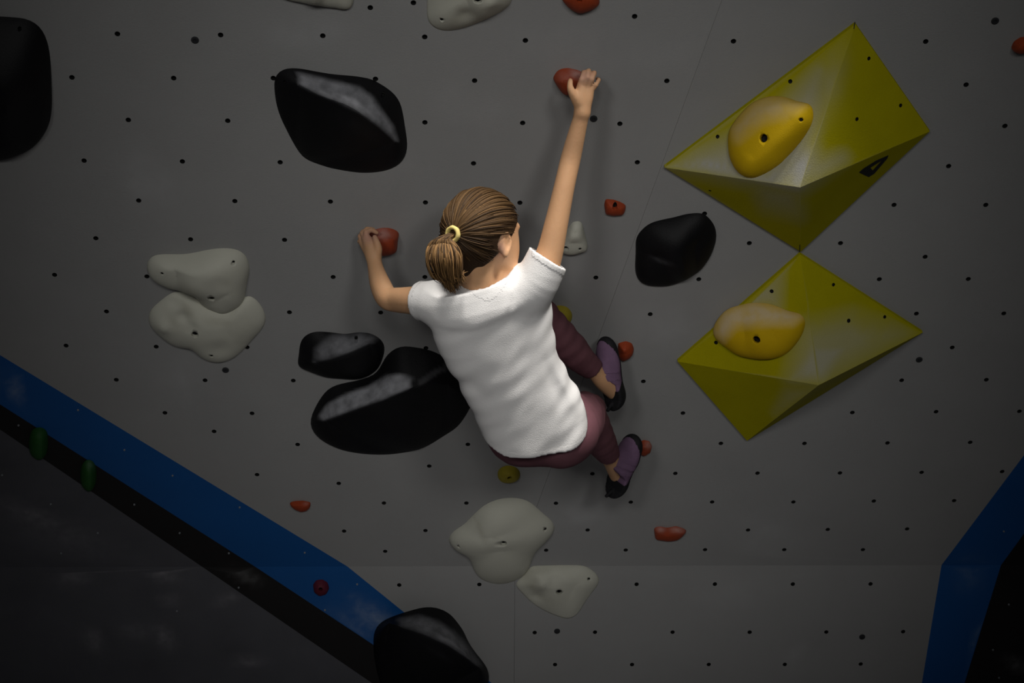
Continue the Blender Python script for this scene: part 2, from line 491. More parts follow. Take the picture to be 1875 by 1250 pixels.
def hold(name, label, cat, plane, outline, ridge, H, mat_, bolts=(), screws=(), a_up=2.4, b_up=.62, a_lo=2.4, b_lo=.62, bumps=(), chalk=None,
         N=72, levels=16, sharp=None, group=None, ends=.55, boltr=0.0085, h0=0.0, fit=6, linear=False, ridge_smooth=6):
    """a moulded hold standing on plane: outline and ridge line seen in the photograph, H the height of the ridge"""
    O = np.asarray(closed_spline(outline, N) if not linear else poly_resample(outline, N))
    ridge = np.atleast_2d(np.asarray(ridge, float))
    if len(ridge) > 1:
        d = np.r_[0, np.cumsum(np.linalg.norm(np.diff(ridge, axis=0), axis=1))]
        q = np.linspace(0, d[-1], 41); rp = np.c_[np.interp(q, d, ridge[:, 0]), np.interp(q, d, ridge[:, 1])]
        tt = np.linspace(0, 1, 41)
    else:
        rp = np.repeat(ridge, 2, 0); tt = np.array([.5, .5])
    hr = H * (ends + (1 - ends) * np.sin(np.pi * np.clip(tt, 0, 1)) ** .8) if len(ridge) > 1 else np.full(2, H)
    R3 = plane.at(rp, hr + h0); Ruv = plane.uv(R3)
    foot = px(plane.pt(Ruv, np.full(len(rp), h0)))
    ctr = foot.mean(0)
    Fp = O.copy()
    # a foot outline that starts inside the wanted silhouette
    ss = np.linspace(0, 1, levels + 1)[1:] ** (1.35 if sharp and len(ridge) > 3 else .8)
    for it in range(max(fit, 1)):
        B = plane.uv(plane.at(Fp, np.full(N, h0)))
        D = ((B[:, None, :] - Ruv[None]) ** 2).sum(2)
        ti = D.argmin(1).astype(float)
        if len(ridge) > 1: ti = smooth_c(ti, ridge_smooth)
        i0 = np.clip(ti.astype(int), 0, len(rp) - 2); fr = (ti - i0)[:, None]
        T = Ruv[i0] * (1 - fr) + Ruv[i0 + 1] * fr
        hT = hr[i0] * (1 - fr[:, 0]) + hr[i0 + 1] * fr[:, 0]
        upm = 1 / (1 + np.exp((B[:, 1] - T[:, 1]) / (0.12 * (np.ptp(B[:, 1]) + 1e-6))))   # 1 on the upper side of the ridge
        A_ = a_up * upm + a_lo * (1 - upm); B_ = b_up * upm + b_lo * (1 - upm)
        uvs = []; hs = []
        for s in ss[::-1]:
            uvs.append(T + (B - T) * s); hs.append(hT * np.clip(1 - s ** A_, 0, 1) ** B_)
        uvs = np.array(uvs); hs = np.array(hs)
        for (bx, by, br, dh) in bumps:
            c = plane.uv(plane.at([(bx, by)], H * .7 + h0))[0]
            rr = br * plane.o[2] / FPX
            w = np.exp(-(((uvs - c) ** 2).sum(2)) / rr ** 2) * np.clip(hs / (H * .35), 0, 1)
            hs = np.maximum(hs + dh * w, 0)
        q = px(plane.pt(uvs.reshape(-1, 2), hs.reshape(-1) + h0))
        if it == fit - 1 or fit == 0: break
        nb = 90
        def rad(pts):
            v = pts - ctr; an = ((np.arctan2(v[:, 1], v[:, 0]) + np.pi) / (2 * np.pi) * nb).astype(int) % nb
            r = np.zeros(nb); np.maximum.at(r, an, np.hypot(v[:, 0], v[:, 1]))
            return np.where(r > 0, r, np.maximum(np.roll(r, 1), np.roll(r, -1)))
        dense = lambda z: np.concatenate([z * (1 - t) + np.roll(z, -1, 0) * t for t in np.linspace(0, 1, 6, endpoint=False)])
        rq = rad(np.concatenate([q, dense(q.reshape(levels, N, 2)[0])])); ro = rad(dense(O))
        ratio = np.clip(ro / np.maximum(rq, 1e-3), .82, 1.12)
        ratio = smooth_c(ratio, 2)
        v = Fp - ctr; an = ((np.arctan2(v[:, 1], v[:, 0]) + np.pi) / (2 * np.pi) * nb - .5)
        Fp = ctr + v * np.interp(an, np.arange(-1, nb + 1), np.r_[ratio[-1], ratio, ratio[0]])[:, None]
        Fp = ctr + smooth_c(Fp - ctr, 1)
    verts = [plane.pt(uvs[k], hs[k] + h0 + 0.0004) for k in range(levels)]
    base = plane.pt(uvs[0], np.full(N, h0 + 0.0002))
    V = np.concatenate([base] + verts)
    nl = levels
    tipi = (nl) * N          # last ring nearly on the ridge: close it with the mirrored ring
    faces = []
    for l in range(nl):
        for i in range(N):
            j = (i + 1) % N
            faces.append((l * N + i, l * N + j, (l + 1) * N + j, (l + 1) * N + i))
    if len(ridge) == 1:
        V = np.concatenate([V, plane.pt(Ruv[:1], np.array([H + h0]))])
        for i in range(N): faces.append((nl * N + i, nl * N + (i + 1) % N, len(V) - 1))
    else:
        faces.append(tuple(nl * N + i for i in range(N)))
    faces.append(tuple(range(N))[::-1])
    loc = toW(base.mean(0))
    o = mk(name, V, faces, mat_, None, smooth=True, sharp=sharp, loc=loc)
    bmx = bmesh.new(); bmx.from_mesh(o.data)
    big = [f for f in bmx.faces if len(f.verts) > 8]
    if len(ridge) > 1:
        bmesh.ops.triangulate(bmx, faces=big[:1])
    bmesh.ops.recalc_face_normals(bmx, faces=bmx.faces); bmx.to_mesh(o.data); bmx.free()
    # bolt holes are cut into the body, with a dark bolt seated in each
    pts = np.concatenate(verts)
    ppx = px(pts)
    for (x, y), r, dep in [(b, boltr, .03) for b in bolts] + [(s, .0042, .012) for s in screws]:
        dd = ((ppx - (x, y)) ** 2).sum(1); near = np.argsort(dd)[:4]
        c = pts[near].mean(0); hh = (c - plane.o) @ plane.n
        c = plane.at([(x, y)], hh)[0]
        bm = bmesh.new(); Rm = axes_of(plane).to_4x4()
        bmesh.ops.create_cone(bm, cap_ends=True, segments=16, radius1=r, radius2=r, depth=dep * 2, matrix=Matrix.Translation(Vector(toW(c))) @ Rm)
        cm = bpy.data.meshes.new('cutter'); bm.to_mesh(cm); bm.free()
        co = bpy.data.objects.new('cutter', cm); COL.objects.link(co)
        md = o.modifiers.new('cut', 'BOOLEAN'); md.object = co; md.operation = 'DIFFERENCE'; md.solver = 'EXACT'
        bpy.context.view_layer.update()
        ev = o.evaluated_get(bpy.context.evaluated_depsgraph_get())
        nm = bpy.data.meshes.new_from_object(ev)
        o.modifiers.clear(); bpy.data.objects.remove(co)
        if len(nm.polygons) > 50:
            old = o.data; o.data = nm; bpy.data.meshes.remove(old)
        me_h = max(hh - dep, 0.001)
        cup('bolt' if r > .006 else 'screw_hole', plane, px(plane.pt(plane.uv(c[None]), np.array([hh - dep * .35])))[0], r * .97, o, h=hh - dep * .35 - 0, depth=min(dep * .3, max(hh - dep * .4, .002)))
    me = o.data
    if sharp: me.set_sharp_from_angle(angle=math.radians(sharp))
    vals = np.zeros(len(me.vertices))
    if chalk is not None:
        q = px(view_verts(o)); vals = chalk(q)
        if sharp and len(ridge) > 3:
            o_ = np.argsort(ridge[:, 0]); vals = vals * np.clip(1.0 - (q[:, 1] - np.interp(q[:, 0], ridge[o_, 0], ridge[o_, 1]) - .5) / 3, .12, 1)
    setattr_pt(o, 'chalk', vals)
    return tag(o, label, cat, group)


def poly_resample(pts, n):
    pts = np.asarray(pts, float); e = np.r_[pts, pts[:1]]
    d = np.r_[0, np.cumsum(np.linalg.norm(np.diff(e, axis=0), axis=1))]
    q = np.linspace(0, d[-1], n, endpoint=False)
    return np.c_[np.interp(q, d, e[:, 0]), np.interp(q, d, e[:, 1])]


def band(line, w, s=1.0, lo=None):
    """chalk along a polyline: rubbed on the climber's side of the edge"""
    line = np.asarray(line, float)
    def f(q):
        best = np.full(len(q), 1e9)
        for a, b in zip(line, line[1:]):
            ab = b - a; t = np.clip(((q - a) @ ab) / (ab @ ab), 0, 1)
            best = np.minimum(best, np.linalg.norm(q - (a + t[:, None] * ab), axis=1))
        return s * np.clip(1.25 - (best / w) ** 2, 0, 1)
    return f


def region(poly, soft=4., s=1.0):
    """chalk inside a patch of the surface"""
    poly = np.asarray(poly, float)
    def f(q):
        n = len(poly); ins = np.zeros(len(q), bool); best = np.full(len(q), 1e9)
        for i in range(n):
            a, b = poly[i], poly[(i + 1) % n]
            cond = (a[1] > q[:, 1]) != (b[1] > q[:, 1])
            xx = (b[0] - a[0]) * (q[:, 1] - a[1]) / (b[1] - a[1] + 1e-9) + a[0]
            ins ^= cond & (q[:, 0] < xx)
            ab = b - a; t = np.clip(((q - a) @ ab) / (ab @ ab + 1e-9), 0, 1)
            best = np.minimum(best, np.linalg.norm(q - (a + t[:, None] * ab), axis=1))
        sd = np.where(ins, best, -best)
        return s * np.clip(.5 + sd / soft / 2, 0, 1)
    return f


def both(*fs): return lambda q: np.max([f(q) for f in fs], axis=0)


BG = 'large black two-texture holds'
bk = dict(mat_=M['blackhold'], sharp=24, N=84, levels=22)
hold('climbing_hold', 'big black wedge hold with a chalky ridge, left above the climber', 'hold', MAIN,
     [(503, 144), (512, 131), (526, 125), (546, 125), (564, 128), (592, 133), (624, 137), (656, 140), (682, 146), (704, 158), (724, 174), (734, 192), (739, 214), (743, 242), (746, 266), (743, 284),
      (734, 298), (716, 309), (690, 315), (660, 316), (630, 312), (600, 306), (572, 296), (556, 288), (540, 266), (526, 240), (512, 210), (504, 178)],
     [(548, 154), (580, 172), (604, 181), (630, 190), (652, 202), (672, 216), (690, 229), (710, 247), (722, 258)], .085, a_up=1.1, b_up=1.0, a_lo=1.35, b_lo=.8, ends=.42, ridge_smooth=4, group=BG,
     chalk=both(region([(546, 134), (600, 146), (656, 160), (680, 176), (700, 204), (720, 232), (728, 258), (722, 256), (700, 234), (672, 214), (640, 194), (604, 180), (548, 156)], 5, .75), region([(610, 165), (650, 172), (690, 210), (700, 228), (650, 198), (620, 182)], 8, 1.0), smudges([(660, 235, 30, 14, .5, .16)])),
     screws=[(522, 151), (701, 175)], **bk)
hold('climbing_hold', 'tall plain black hold cut off by the upper left edge of the picture', 'hold', MAIN,
     [(-75, 40), (-30, 30), (30, 32), (55, 37), (75, 52), (88, 80), (93, 120), (95, 170), (95, 200), (88, 232), (72, 258), (55, 274), (25, 287), (0, 294), (-60, 300), (-120, 280), (-150, 220), (-150, 140), (-120, 70)],
     [(-60, 170), (30, 175), (60, 178)], .09, a_up=1.5, b_up=.9, a_lo=2, b_lo=.7, ridge_smooth=8, group=BG, screws=[(36, 53)], **bk)
hold('climbing_hold', 'small black pebble-shaped hold above the largest black hold', 'hold', MAIN,
     [(546, 664), (548, 640), (552, 623), (563, 612), (580, 607), (606, 608), (632, 611), (658, 608), (680, 611), (697, 621), (704, 634), (702, 651), (693, 673), (678, 686), (658, 693), (624, 693), (596, 690), (567, 680), (548, 671)],
     [(578, 662), (609, 655), (645, 642), (676, 628)], .055, a_up=1.3, b_up=.95, a_lo=1.5, b_lo=.75, ends=.6, ridge_smooth=5, group=BG,
     chalk=both(region([(580, 640), (610, 617), (660, 612), (688, 618), (672, 632), (640, 646), (608, 656), (578, 662)], 9, .55)), bolts=[], screws=[(652, 621)], **bk)
hold('climbing_hold', 'largest black hold with a long chalked ledge, partly behind the climber', 'hold', MAIN,
     [(567, 774), (574, 755), (585, 731), (602, 712), (622, 702), (650, 698), (676, 690), (693, 677), (706, 653), (717, 642), (734, 634), (758, 635), (779, 639), (799, 645), (828, 664), (852, 692), (866, 722), (861, 746), (853, 759), (840, 779),
      (812, 798), (779, 818), (747, 827), (704, 832), (660, 830), (624, 823), (596, 810), (578, 796)],
     [(596, 768), (613, 763), (658, 746), (704, 731), (751, 711), (790, 700), (820, 705)], .10, a_up=1.1, b_up=1.0, a_lo=1.35, b_lo=.75, ends=.42, ridge_smooth=5, group=BG,
     chalk=both(region([(583, 762), (600, 740), (634, 722), (675, 707), (708, 688), (736, 685), (753, 692), (751, 709), (704, 729), (658, 745), (613, 762), (592, 770)], 4, .95), band([(770, 700), (800, 680), (820, 672)], 6, .15)), bumps=[(760, 665, 20, -.01)], **bk)
hold('climbing_hold', 'plain matte black hold beside the upper yellow volume', 'hold', MAIN,
     [(1164, 441), (1169, 428), (1178, 418), (1190, 409), (1208, 403), (1232, 398), (1256, 392), (1276, 390), (1288, 391), (1296, 397), (1306, 409), (1311, 423), (1311, 439), (1305, 460), (1296, 477), (1283, 494), (1268, 505), (1249, 515), (1228, 522),
      (1208, 524), (1186, 522), (1175, 518), (1167, 509), (1163, 495), (1163, 479), (1164, 458)],
     [(1205, 470), (1235, 465), (1270, 452)], .055, a_up=1.8, b_up=.8, a_lo=2.2, b_lo=.65, group=BG, chalk=smudges([(1212, 478, 16, 4, .4, .15)]), **bk)
hold('climbing_hold', 'black wedge hold with chalked edge at the bottom of the picture', 'hold', KICK,
     [(684, 1169), (686, 1156), (694, 1142), (710, 1132), (736, 1122), (760, 1115), (784, 1111), (805, 1114), (824, 1124), (840, 1142), (851, 1159), (859, 1178), (874, 1199), (888, 1215), (894, 1228), (895, 1246), (885, 1275), (860, 1298), (800, 1310), (740, 1300), (705, 1270), (692, 1235), (685, 1200)],
     [(712, 1140), (736, 1147), (768, 1156), (792, 1166), (816, 1177), (840, 1191), (864, 1209), (878, 1222)], .13, a_up=1.15, b_up=1.0, a_lo=1.3, b_lo=.8, ends=.5, ridge_smooth=4, group=BG,
     chalk=both(region([(730, 1134), (770, 1128), (805, 1140), (835, 1160), (858, 1185), (880, 1216), (872, 1216), (840, 1190), (800, 1169), (765, 1154), (735, 1144)], 6, .6), region([(800, 1155), (830, 1170), (858, 1198), (860, 1206), (830, 1184), (800, 1168)], 6, .9), smudges([(805, 1198, 14, 5, .3, .2)])), **bk)

WG = 'large white moulded holds'
wh = dict(mat_=M['white'], N=80, levels=18)
dark_spots = lambda sp_: smudges(sp_)  # darker blotches on the white resin, fed through the chalk mask
hold('climbing_hold', 'white three-lobed hold overlapping a rounder one at left', 'hold', MAIN,
     [(269, 484), (274, 473), (286, 466), (309, 465), (334, 465), (356, 462), (381, 457), (406, 454), (427, 455), (445, 463), (455, 478), (457, 494), (453, 513), (450, 534), (445, 553), (431, 566), (413, 574), (394, 571), (377, 563), (363, 549),
      (348, 537), (334, 532), (313, 528), (294, 522), (280, 511), (271, 499)],
     [(325, 500), (360, 512), (385, 530), (408, 540)], .062, a_up=2.6, b_up=.8, a_lo=2.4, b_lo=.6, ends=.62, group=WG, bolts=[(387, 547)], screws=[(297, 501), (427, 480)], bumps=[(400, 515, 20, -.003), (415, 540, 26, .006), (300, 492, 20, .003)],
     chalk=dark_spots([(350, 535, 30, 10, .6, .55), (415, 518, 14, 8, 0, .3)]), **wh)
hold('climbing_hold', 'round white hold with grooves, under the three-lobed white hold', 'hold', MAIN,
     [(272, 584), (275, 569), (286, 557), (302, 544), (317, 535), (329, 533), (352, 542), (380, 554), (410, 559), (436, 552), (450, 538), (465, 545), (477, 557), (485, 574), (487, 586), (479, 603), (461, 623), (444, 642), (423, 658), (398, 664), (375, 658), (361, 648), (350, 638), (329, 636),
      (309, 628), (286, 609), (275, 596)],
     [(318, 595), (350, 606), (385, 612), (415, 605)], .040, a_up=2.4, b_up=.8, a_lo=2.2, b_lo=.75, ends=.75, group=WG, bolts=[(357, 613)], screws=[(387, 652)],
     bumps=[(335, 580, 14, -.010), (350, 595, 12, -.006), (318, 560, 10, -.004), (300, 600, 18, .008), (400, 640, 26, -.008)],
     chalk=dark_spots([(345, 570, 8, 22, -.6, .5), (320, 590, 8, 20, -.7, .3), (400, 590, 30, 8, .1, .45), (440, 610, 30, 30, 0, .25)]), **wh)
hold('climbing_hold', 'biggest white fan-shaped hold below the climber', 'hold', MAIN,
     [(821, 988), (830, 973), (850, 959), (869, 940), (888, 924), (911, 914), (933, 911), (956, 913), (975, 922), (990, 936), (1006, 949), (1016, 963), (1012, 977), (996, 994), (981, 1009), (973, 1027), (965, 1046), (950, 1058), (931, 1067), (911, 1069), (888, 1063), (871, 1050), (864, 1031), (857, 1019), (844, 1011), (830, 1002)],
     [(908, 985), (914, 1008)], .056, a_up=2.3, b_up=.75, a_lo=2.2, b_lo=.65, ends=.9, group=WG, bolts=[(922, 995)], screws=[(840, 1000), (998, 970)], bumps=[(876, 960, 9, -.004), (884, 985, 9, -.003)],
     chalk=dark_spots([(878, 965, 5, 30, -.4, .4), (920, 1062, 50, 8, 0, .25)]), **wh)
hold('climbing_hold', 'white triangular hold touching the fan-shaped hold, lower right of it', 'hold', KICK,
     [(944, 1069), (956, 1056), (967, 1042), (975, 1036), (998, 1035), (1029, 1034), (1067, 1035), (1085, 1044), (1096, 1056), (1094, 1071), (1081, 1088), (1069, 1106), (1056, 1125), (1040, 1132), (1019, 1127), (994, 1116), (973, 1102), (956, 1085)],
     [(1000, 1066), (1030, 1070), (1050, 1075)], .034, a_up=2.4, b_up=.7, a_lo=1.8, b_lo=.9, ends=.8, group=WG, bolts=[(1024, 1084)], screws=[(1078, 1060)], bumps=[(993, 1066, 16, .012), (1015, 1058, 10, -.006), (985, 1095, 12, -.006)],
     chalk=dark_spots([(978, 1075, 12, 30, -.6, .6), (985, 1045, 20, 6, 0, .5), (1000, 1098, 20, 8, .2, .35)]), **wh)
hold('climbing_hold', 'white hold cut by the top edge, right of the slanted white one', 'hold', MAIN,
     [(782, 20), (784, 38), (797, 51), (814, 56), (842, 53), (872, 43), (907, 27), (927, 14), (937, 0), (938, -40), (905, -80), (850, -90), (800, -70), (783, -30)],
     [(855, -5), (875, -8), (895, -12)], .055, a_up=2.2, b_up=.8, a_lo=2.0, b_lo=.9, ends=.8, group=WG, bolts=[(875, 1)], screws=[(809, 36)], bumps=[(850, 30, 16, -.008), (900, 5, 14, .006)], chalk=dark_spots([(850, 30, 25, 12, -.3, .4)]), **wh)
hold('climbing_hold', 'white slanted hold just showing at the top edge, left', 'hold', MAIN,
     [(530, 0), (548, 4), (582, 10), (616, 15), (637, 17), (645, 10), (648, -10), (640, -60), (590, -85), (530, -80), (495, -50), (495, -15)],
     [(560, -35), (600, -30)], .05, group=WG, **wh)
hold('climbing_hold', 'small white tapered hold right behind the raised arm', 'hold', MAIN,
     [(1046, 409), (1053, 405), (1061, 405), (1066, 409), (1069, 422), (1074, 440), (1076, 450), (1073, 459), (1060, 464), (1044, 467), (1030, 463), (1024, 450), (1034, 428)],
     [(1052, 428), (1052, 444)], .028, mat_=M['white'], N=56, levels=12, ends=.8, group=WG, bolts=[(1037, 455)], screws=[(1062, 456)], boltr=.006, a_lo=3, b_lo=.5)

RG = 'small red holds'
rd = dict(mat_=M['red'], sharp=38, linear=True, N=48, levels=10, a_up=1.3, b_up=.85, a_lo=2.0, b_lo=.7, boltr=.006)
hold('climbing_hold', 'chalked red hold gripped by the raised right hand', 'hold', MAIN, [(1012, 143), (1019, 131), (1026, 126), (1040, 124), (1058, 128), (1068, 133), (1071, 142), (1060, 160), (1046, 172), (1037, 175), (1028, 168), (1019, 156)],
     [(1033, 147), (1046, 148), (1056, 149)], .045, chalk=smudges([(1055, 136, 14, 8, .2, 1.0), (1035, 140, 12, 8, 0, .5)]), group=RG, ends=.85, **rd)
hold('climbing_hold', 'chalked red block hold gripped by the bent left hand', 'hold', MAIN, [(674, 428), (686, 420), (700, 416), (716, 417), (729, 423), (731, 429), (728, 442), (727, 460), (718, 466), (700, 469), (688, 462), (676, 445)],
     [(694, 438), (706, 437), (718, 436)], .05, chalk=smudges([(700, 428, 16, 10, 0, .9), (710, 430, 6, 5, 0, .6)]), group=RG, ends=.9, **rd)
hold('climbing_hold', 'clean small red hold with a bolt, right of the raised arm', 'hold', MAIN, [(1106, 374), (1109, 364), (1123, 365), (1135, 369), (1146, 375), (1145, 386), (1140, 394), (1123, 395), (1109, 392)],
     [(1120, 381), (1132, 382)], .022, bolts=[(1126, 380)], group=RG, ends=.9, **rd)
hold('climbing_hold', 'red hold cut by the top edge of the picture', 'hold', MAIN, [(1029, 0), (1042, 15), (1055, 23), (1065, 25), (1085, 18), (1098, 8), (1096, -15), (1070, -32), (1040, -28), (1028, -15)],
     [(1055, -3), (1072, -3)], .035, bolts=[(1061, 1)], group=RG, ends=.9, **rd)
hold('climbing_hold', 'red hold cut by the right edge of the picture', 'hold', MAIN, [(1851, 88), (1856, 76), (1868, 68), (1885, 66), (1900, 80), (1892, 95), (1868, 99), (1857, 95)],
     [(1868, 86), (1880, 85)], .03, group=RG, ends=.9, **rd)
hold('climbing_hold', 'flat dark red foothold near the blue band, lower left', 'hold', MAIN, [(530, 920), (538, 917), (555, 916), (569, 919), (568, 928), (562, 935), (551, 937), (540, 933), (533, 927)],
     [(542, 926), (558, 927)], .018, group=RG, ends=.9, chalk=smudges([(560, 922, 5, 3, 0, .4)]), **rd)
hold('climbing_hold', 'two-humped chalky red foothold at lower right', 'hold', MAIN, [(1197, 966), (1210, 962), (1221, 967), (1235, 962), (1250, 966), (1258, 971), (1250, 982), (1240, 989), (1222, 991), (1200, 987)],
     [(1209, 974), (1222, 977), (1242, 975)], .022, group=RG, ends=.95, bumps=[(1222, 970, 7, -.008)], chalk=smudges([(1210, 969, 9, 6, 0, .9), (1240, 970, 14, 6, .1, .9)]), **rd)
hold('climbing_hold', 'orange-red foothold under the upper climbing shoe', 'hold', MAIN, [(1132, 628), (1146, 624), (1157, 628), (1161, 638), (1159, 648), (1152, 657), (1140, 662), (1130, 652)],
     [(1143, 640), (1147, 646)], .026, group=RG, ends=.9, **rd)
hold('climbing_hold', 'red foothold mostly hidden behind the lower climbing shoe', 'hold', MAIN, [(1166, 812), (1178, 805), (1189, 807), (1194, 816), (1191, 828), (1180, 835), (1168, 830)],
     [(1178, 818), (1183, 822)], .022, group=RG, ends=.9, chalk=smudges([(1188, 815, 8, 8, 0, .7)]), **rd)
rd2 = dict(rd); rd2.update(mat_=M['crimson'])
hold('climbing_hold', 'small crimson hold bolted on the blue band', 'hold', KICK, [(573, 1070), (579, 1062), (590, 1060), (600, 1066), (603, 1077), (597, 1088), (585, 1091), (575, 1084)],
     [(585, 1076), (590, 1077)], .02, ends=.95, bolts=[(587, 1079)], **rd2)
yl = dict(rd); yl.update(mat_=M['yel2'], linear=False, sharp=None, a_up=2.2, b_up=.7)
hold('climbing_hold', 'small dull yellow hold just below the climber', 'hold', MAIN, [(911, 866), (917, 856), (930, 852), (944, 855), (952, 864), (950, 876), (940, 883), (925, 884), (914, 878)],
     [(928, 867), (936, 868)], .025, bolts=[(933, 875)], ends=.95, group='small yellow holds', **yl)
hold('climbing_hold', 'small dull yellow hold peeking out beside the shirt above the bent knee', 'hold', MAIN, [(1004, 580), (1008, 566), (1022, 559), (1038, 562), (1047, 573), (1046, 587), (1036, 597), (1018, 598), (1008, 592)],
     [(1022, 578), (1030, 580)], .028, bolts=[(1027, 579)], ends=.95, group='small yellow holds', **yl)
gr = dict(yl); gr.update(mat_=M['green'])
hold('climbing_hold', 'dark green hold on the black band, nearer the left edge', 'hold', MAIN, [(54, 800), (60, 786), (74, 782), (86, 790), (88, 812), (84, 832), (72, 842), (58, 834), (53, 818)],
     [(70, 810), (71, 818)], .03, ends=.95, group='green holds on the black band', **gr)
hold('climbing_hold', 'dark green hold on the black band, the one further right', 'hold', MAIN, [(148, 858), (153, 846), (164, 841), (174, 850), (177, 870), (173, 890), (163, 900), (151, 890), (147, 874)],
     [(162, 868), (163, 876)], .03, ends=.95, group='green holds on the black band', chalk=smudges([(165, 850, 8, 10, -.5, .4)]), **gr)

# ------------------------------------------------------------------ yellow volumes


def volume(label, A, B, C, D, apex, h, cuts, chalkf, lip=0.010):
    cor = [MAIN.at([p])[0] for p in (A, B, C, D)]
    ap = MAIN.at([apex], h)[0]
    loc = toW(np.mean(cor, 0))
    root = tag(empty('climbing_volume', loc), label, 'volume', 'yellow plywood volumes')
    planes = []
    for i in range(4):
        p, q = cor[i] + MAIN.n * lip, cor[(i + 1) % 4] + MAIN.n * lip
        pl = Plane(p, q - p, ap - p)
        if pl.n @ MAIN.n < 0: pl.n = -pl.n
        planes.append(pl)
        poly = [px(p)[0], px(q)[0], px(ap)[0]]
        f = slab('facet', pl, poly, [(x, y, r) for x, y, r, k in cuts if k == i], M['volume'], root, thick=0.009, chalk=chalkf, detail=0.012)
        for x, y, r, k in cuts:
            if k == i: cup('screw_hole', pl, (x, y), r, root, h=-0.0002, depth=.008)
        # thin lip standing on the wall
        e = [cor[i], cor[(i + 1) % 4], q, p]
        lp = mk('rim', e, [(0, 1, 2, 3)], M['volume'], root)
        setattr_pt(lp, 'chalk', np.zeros(4))
    return root, planes


A, B, C, D, AP = (1565, 40), (1701, 236), (1465, 456), (1216, 302), (1465, 343)
c1 = both(region([(1225, 300), (1330, 262), (1420, 215), (1500, 130), (1500, 190), (1482, 260), (1500, 300), (1540, 290), (1470, 342), (1340, 325)], 28, .75),
          region([(1230, 303), (1300, 285), (1400, 320), (1480, 270), (1490, 300), (1475, 342), (1460, 350), (1350, 326)], 14, 1.0), region([(1380, 335), (1460, 345), (1465, 395), (1400, 380)], 25, .45), smudges([(1520, 150, 22, 60, .25, .35)]))
v1, pl1 = volume('upper yellow pyramid volume with black emblem on its lower right face', A, B, C, D, AP, .17,
                 [(1591, 107, .0045, 0), (1649, 193, .0045, 0), (1569, 218, .0045, 0), (1447, 149, .0050, 3), (1314, 250, .0045, 3), (1300, 349, .0035, 2)], c1)
A2, B2, C2, D2, AP2 = (1464, 461), (1688, 604), (1367, 802), (1240, 657), (1499, 705)
c2 = both(region([(1390, 500), (1430, 490), (1425, 560), (1350, 560), (1355, 545)], 18, .6), region([(1470, 600), (1560, 580), (1660, 610), (1500, 702), (1450, 690)], 30, .45), region([(1485, 630), (1560, 630), (1510, 695), (1450, 695)], 16, .7), region([(1440, 715), (1495, 712), (1420, 755)], 16, .35))
v2, pl2 = volume('lower yellow pyramid volume hanging corner to corner under the other', A2, B2, C2, D2, AP2, .15,
                 [(1526, 521, .0045, 0), (1554, 587, .0052, 0), (1620, 580, .0045, 0), (1413, 533, .0050, 3), (1311, 627, .0050, 3)], c2)

# black emblem on the upper volume's lower right facet (facet 1)
pe = pl1[1]
eq = [(1573, 315.5), (1580, 309), (1604, 294), (1627, 284), (1614, 294.5), (1594, 307), (1625, 290), (1613, 304), (1601, 318), (1591, 324), (1598, 312), (1584, 321)]
ev = pe.at(eq, np.full(len(eq), 0.0008))
em = mk('emblem', ev, [(0, 1, 5), (1, 2, 4, 5), (2, 3, 4), (3, 6, 7, 4), (4, 7, 8, 10), (10, 8, 9), (0, 5, 10, 11), (11, 10, 9)], M['ink'], v1)
em['label'] = 'black triangular emblem print'
# pencil tick marks at the corners where the volumes were lined up
for pl, a, b, par in ((MAIN, (1565.5, 40), (1563.5, 53), v1), (MAIN, (1464.5, 448), (1464, 461), v2)):
    pv = pl1[3] if par is v1 else pl1[2]
    q = pv.at([(a[0] - .8, a[1]), (a[0] + .8, a[1]), (b[0] + .8, b[1]), (b[0] - .8, b[1])], .0008)
    mk('pencil_mark', q, [(0, 1, 2, 3)], M['ink'], par)

yk = dict(mat_=M['yellow'], N=80, levels=18, boltr=.0095)
hold('climbing_hold', 'bright yellow egg-shaped hold on the upper yellow volume', 'hold', pl1[3],
     [(1333, 265), (1335, 240), (1351, 214), (1376, 189), (1405, 177), (1434, 177), (1463, 186), (1483, 191), (1489, 204), (1488, 222), (1475, 247), (1452, 276), (1423, 304), (1394, 321), (1373, 326), (1351, 315), (1337, 291)],
     [(1380, 285), (1405, 256), (1446, 220)], .048, ends=.9, ridge_smooth=14, bolts=[(1398, 253)], screws=[(1466, 219)], h0=.0005, chalk=both(region([(1340, 235), (1376, 192), (1410, 178), (1450, 184), (1470, 190), (1440, 208), (1390, 222), (1350, 255)], 16, .7)), group='yellow holds on the volumes', a_up=2.3, b_up=.75, **yk)
hold('climbing_hold', 'chalk-dulled yellow bean-shaped hold on the lower yellow volume', 'hold', pl2[3],
     [(1306, 610), (1309, 592), (1328, 569), (1352, 559), (1382, 554), (1413, 557), (1443, 569), (1464, 574), (1474, 586), (1472, 604), (1461, 625), (1440, 647), (1413, 657), (1382, 657), (1352, 650), (1328, 635), (1312, 622)],
     [(1365, 612), (1385, 614), (1415, 608)], .052, ends=.8, bolts=[(1385, 622)], h0=.0005, chalk=region([(1306, 610), (1325, 568), (1382, 552), (1445, 568), (1468, 578), (1450, 592), (1400, 592), (1345, 598), (1325, 622)], 12, .95), group='yellow holds on the volumes', a_up=2.3, b_up=.75, **yk)
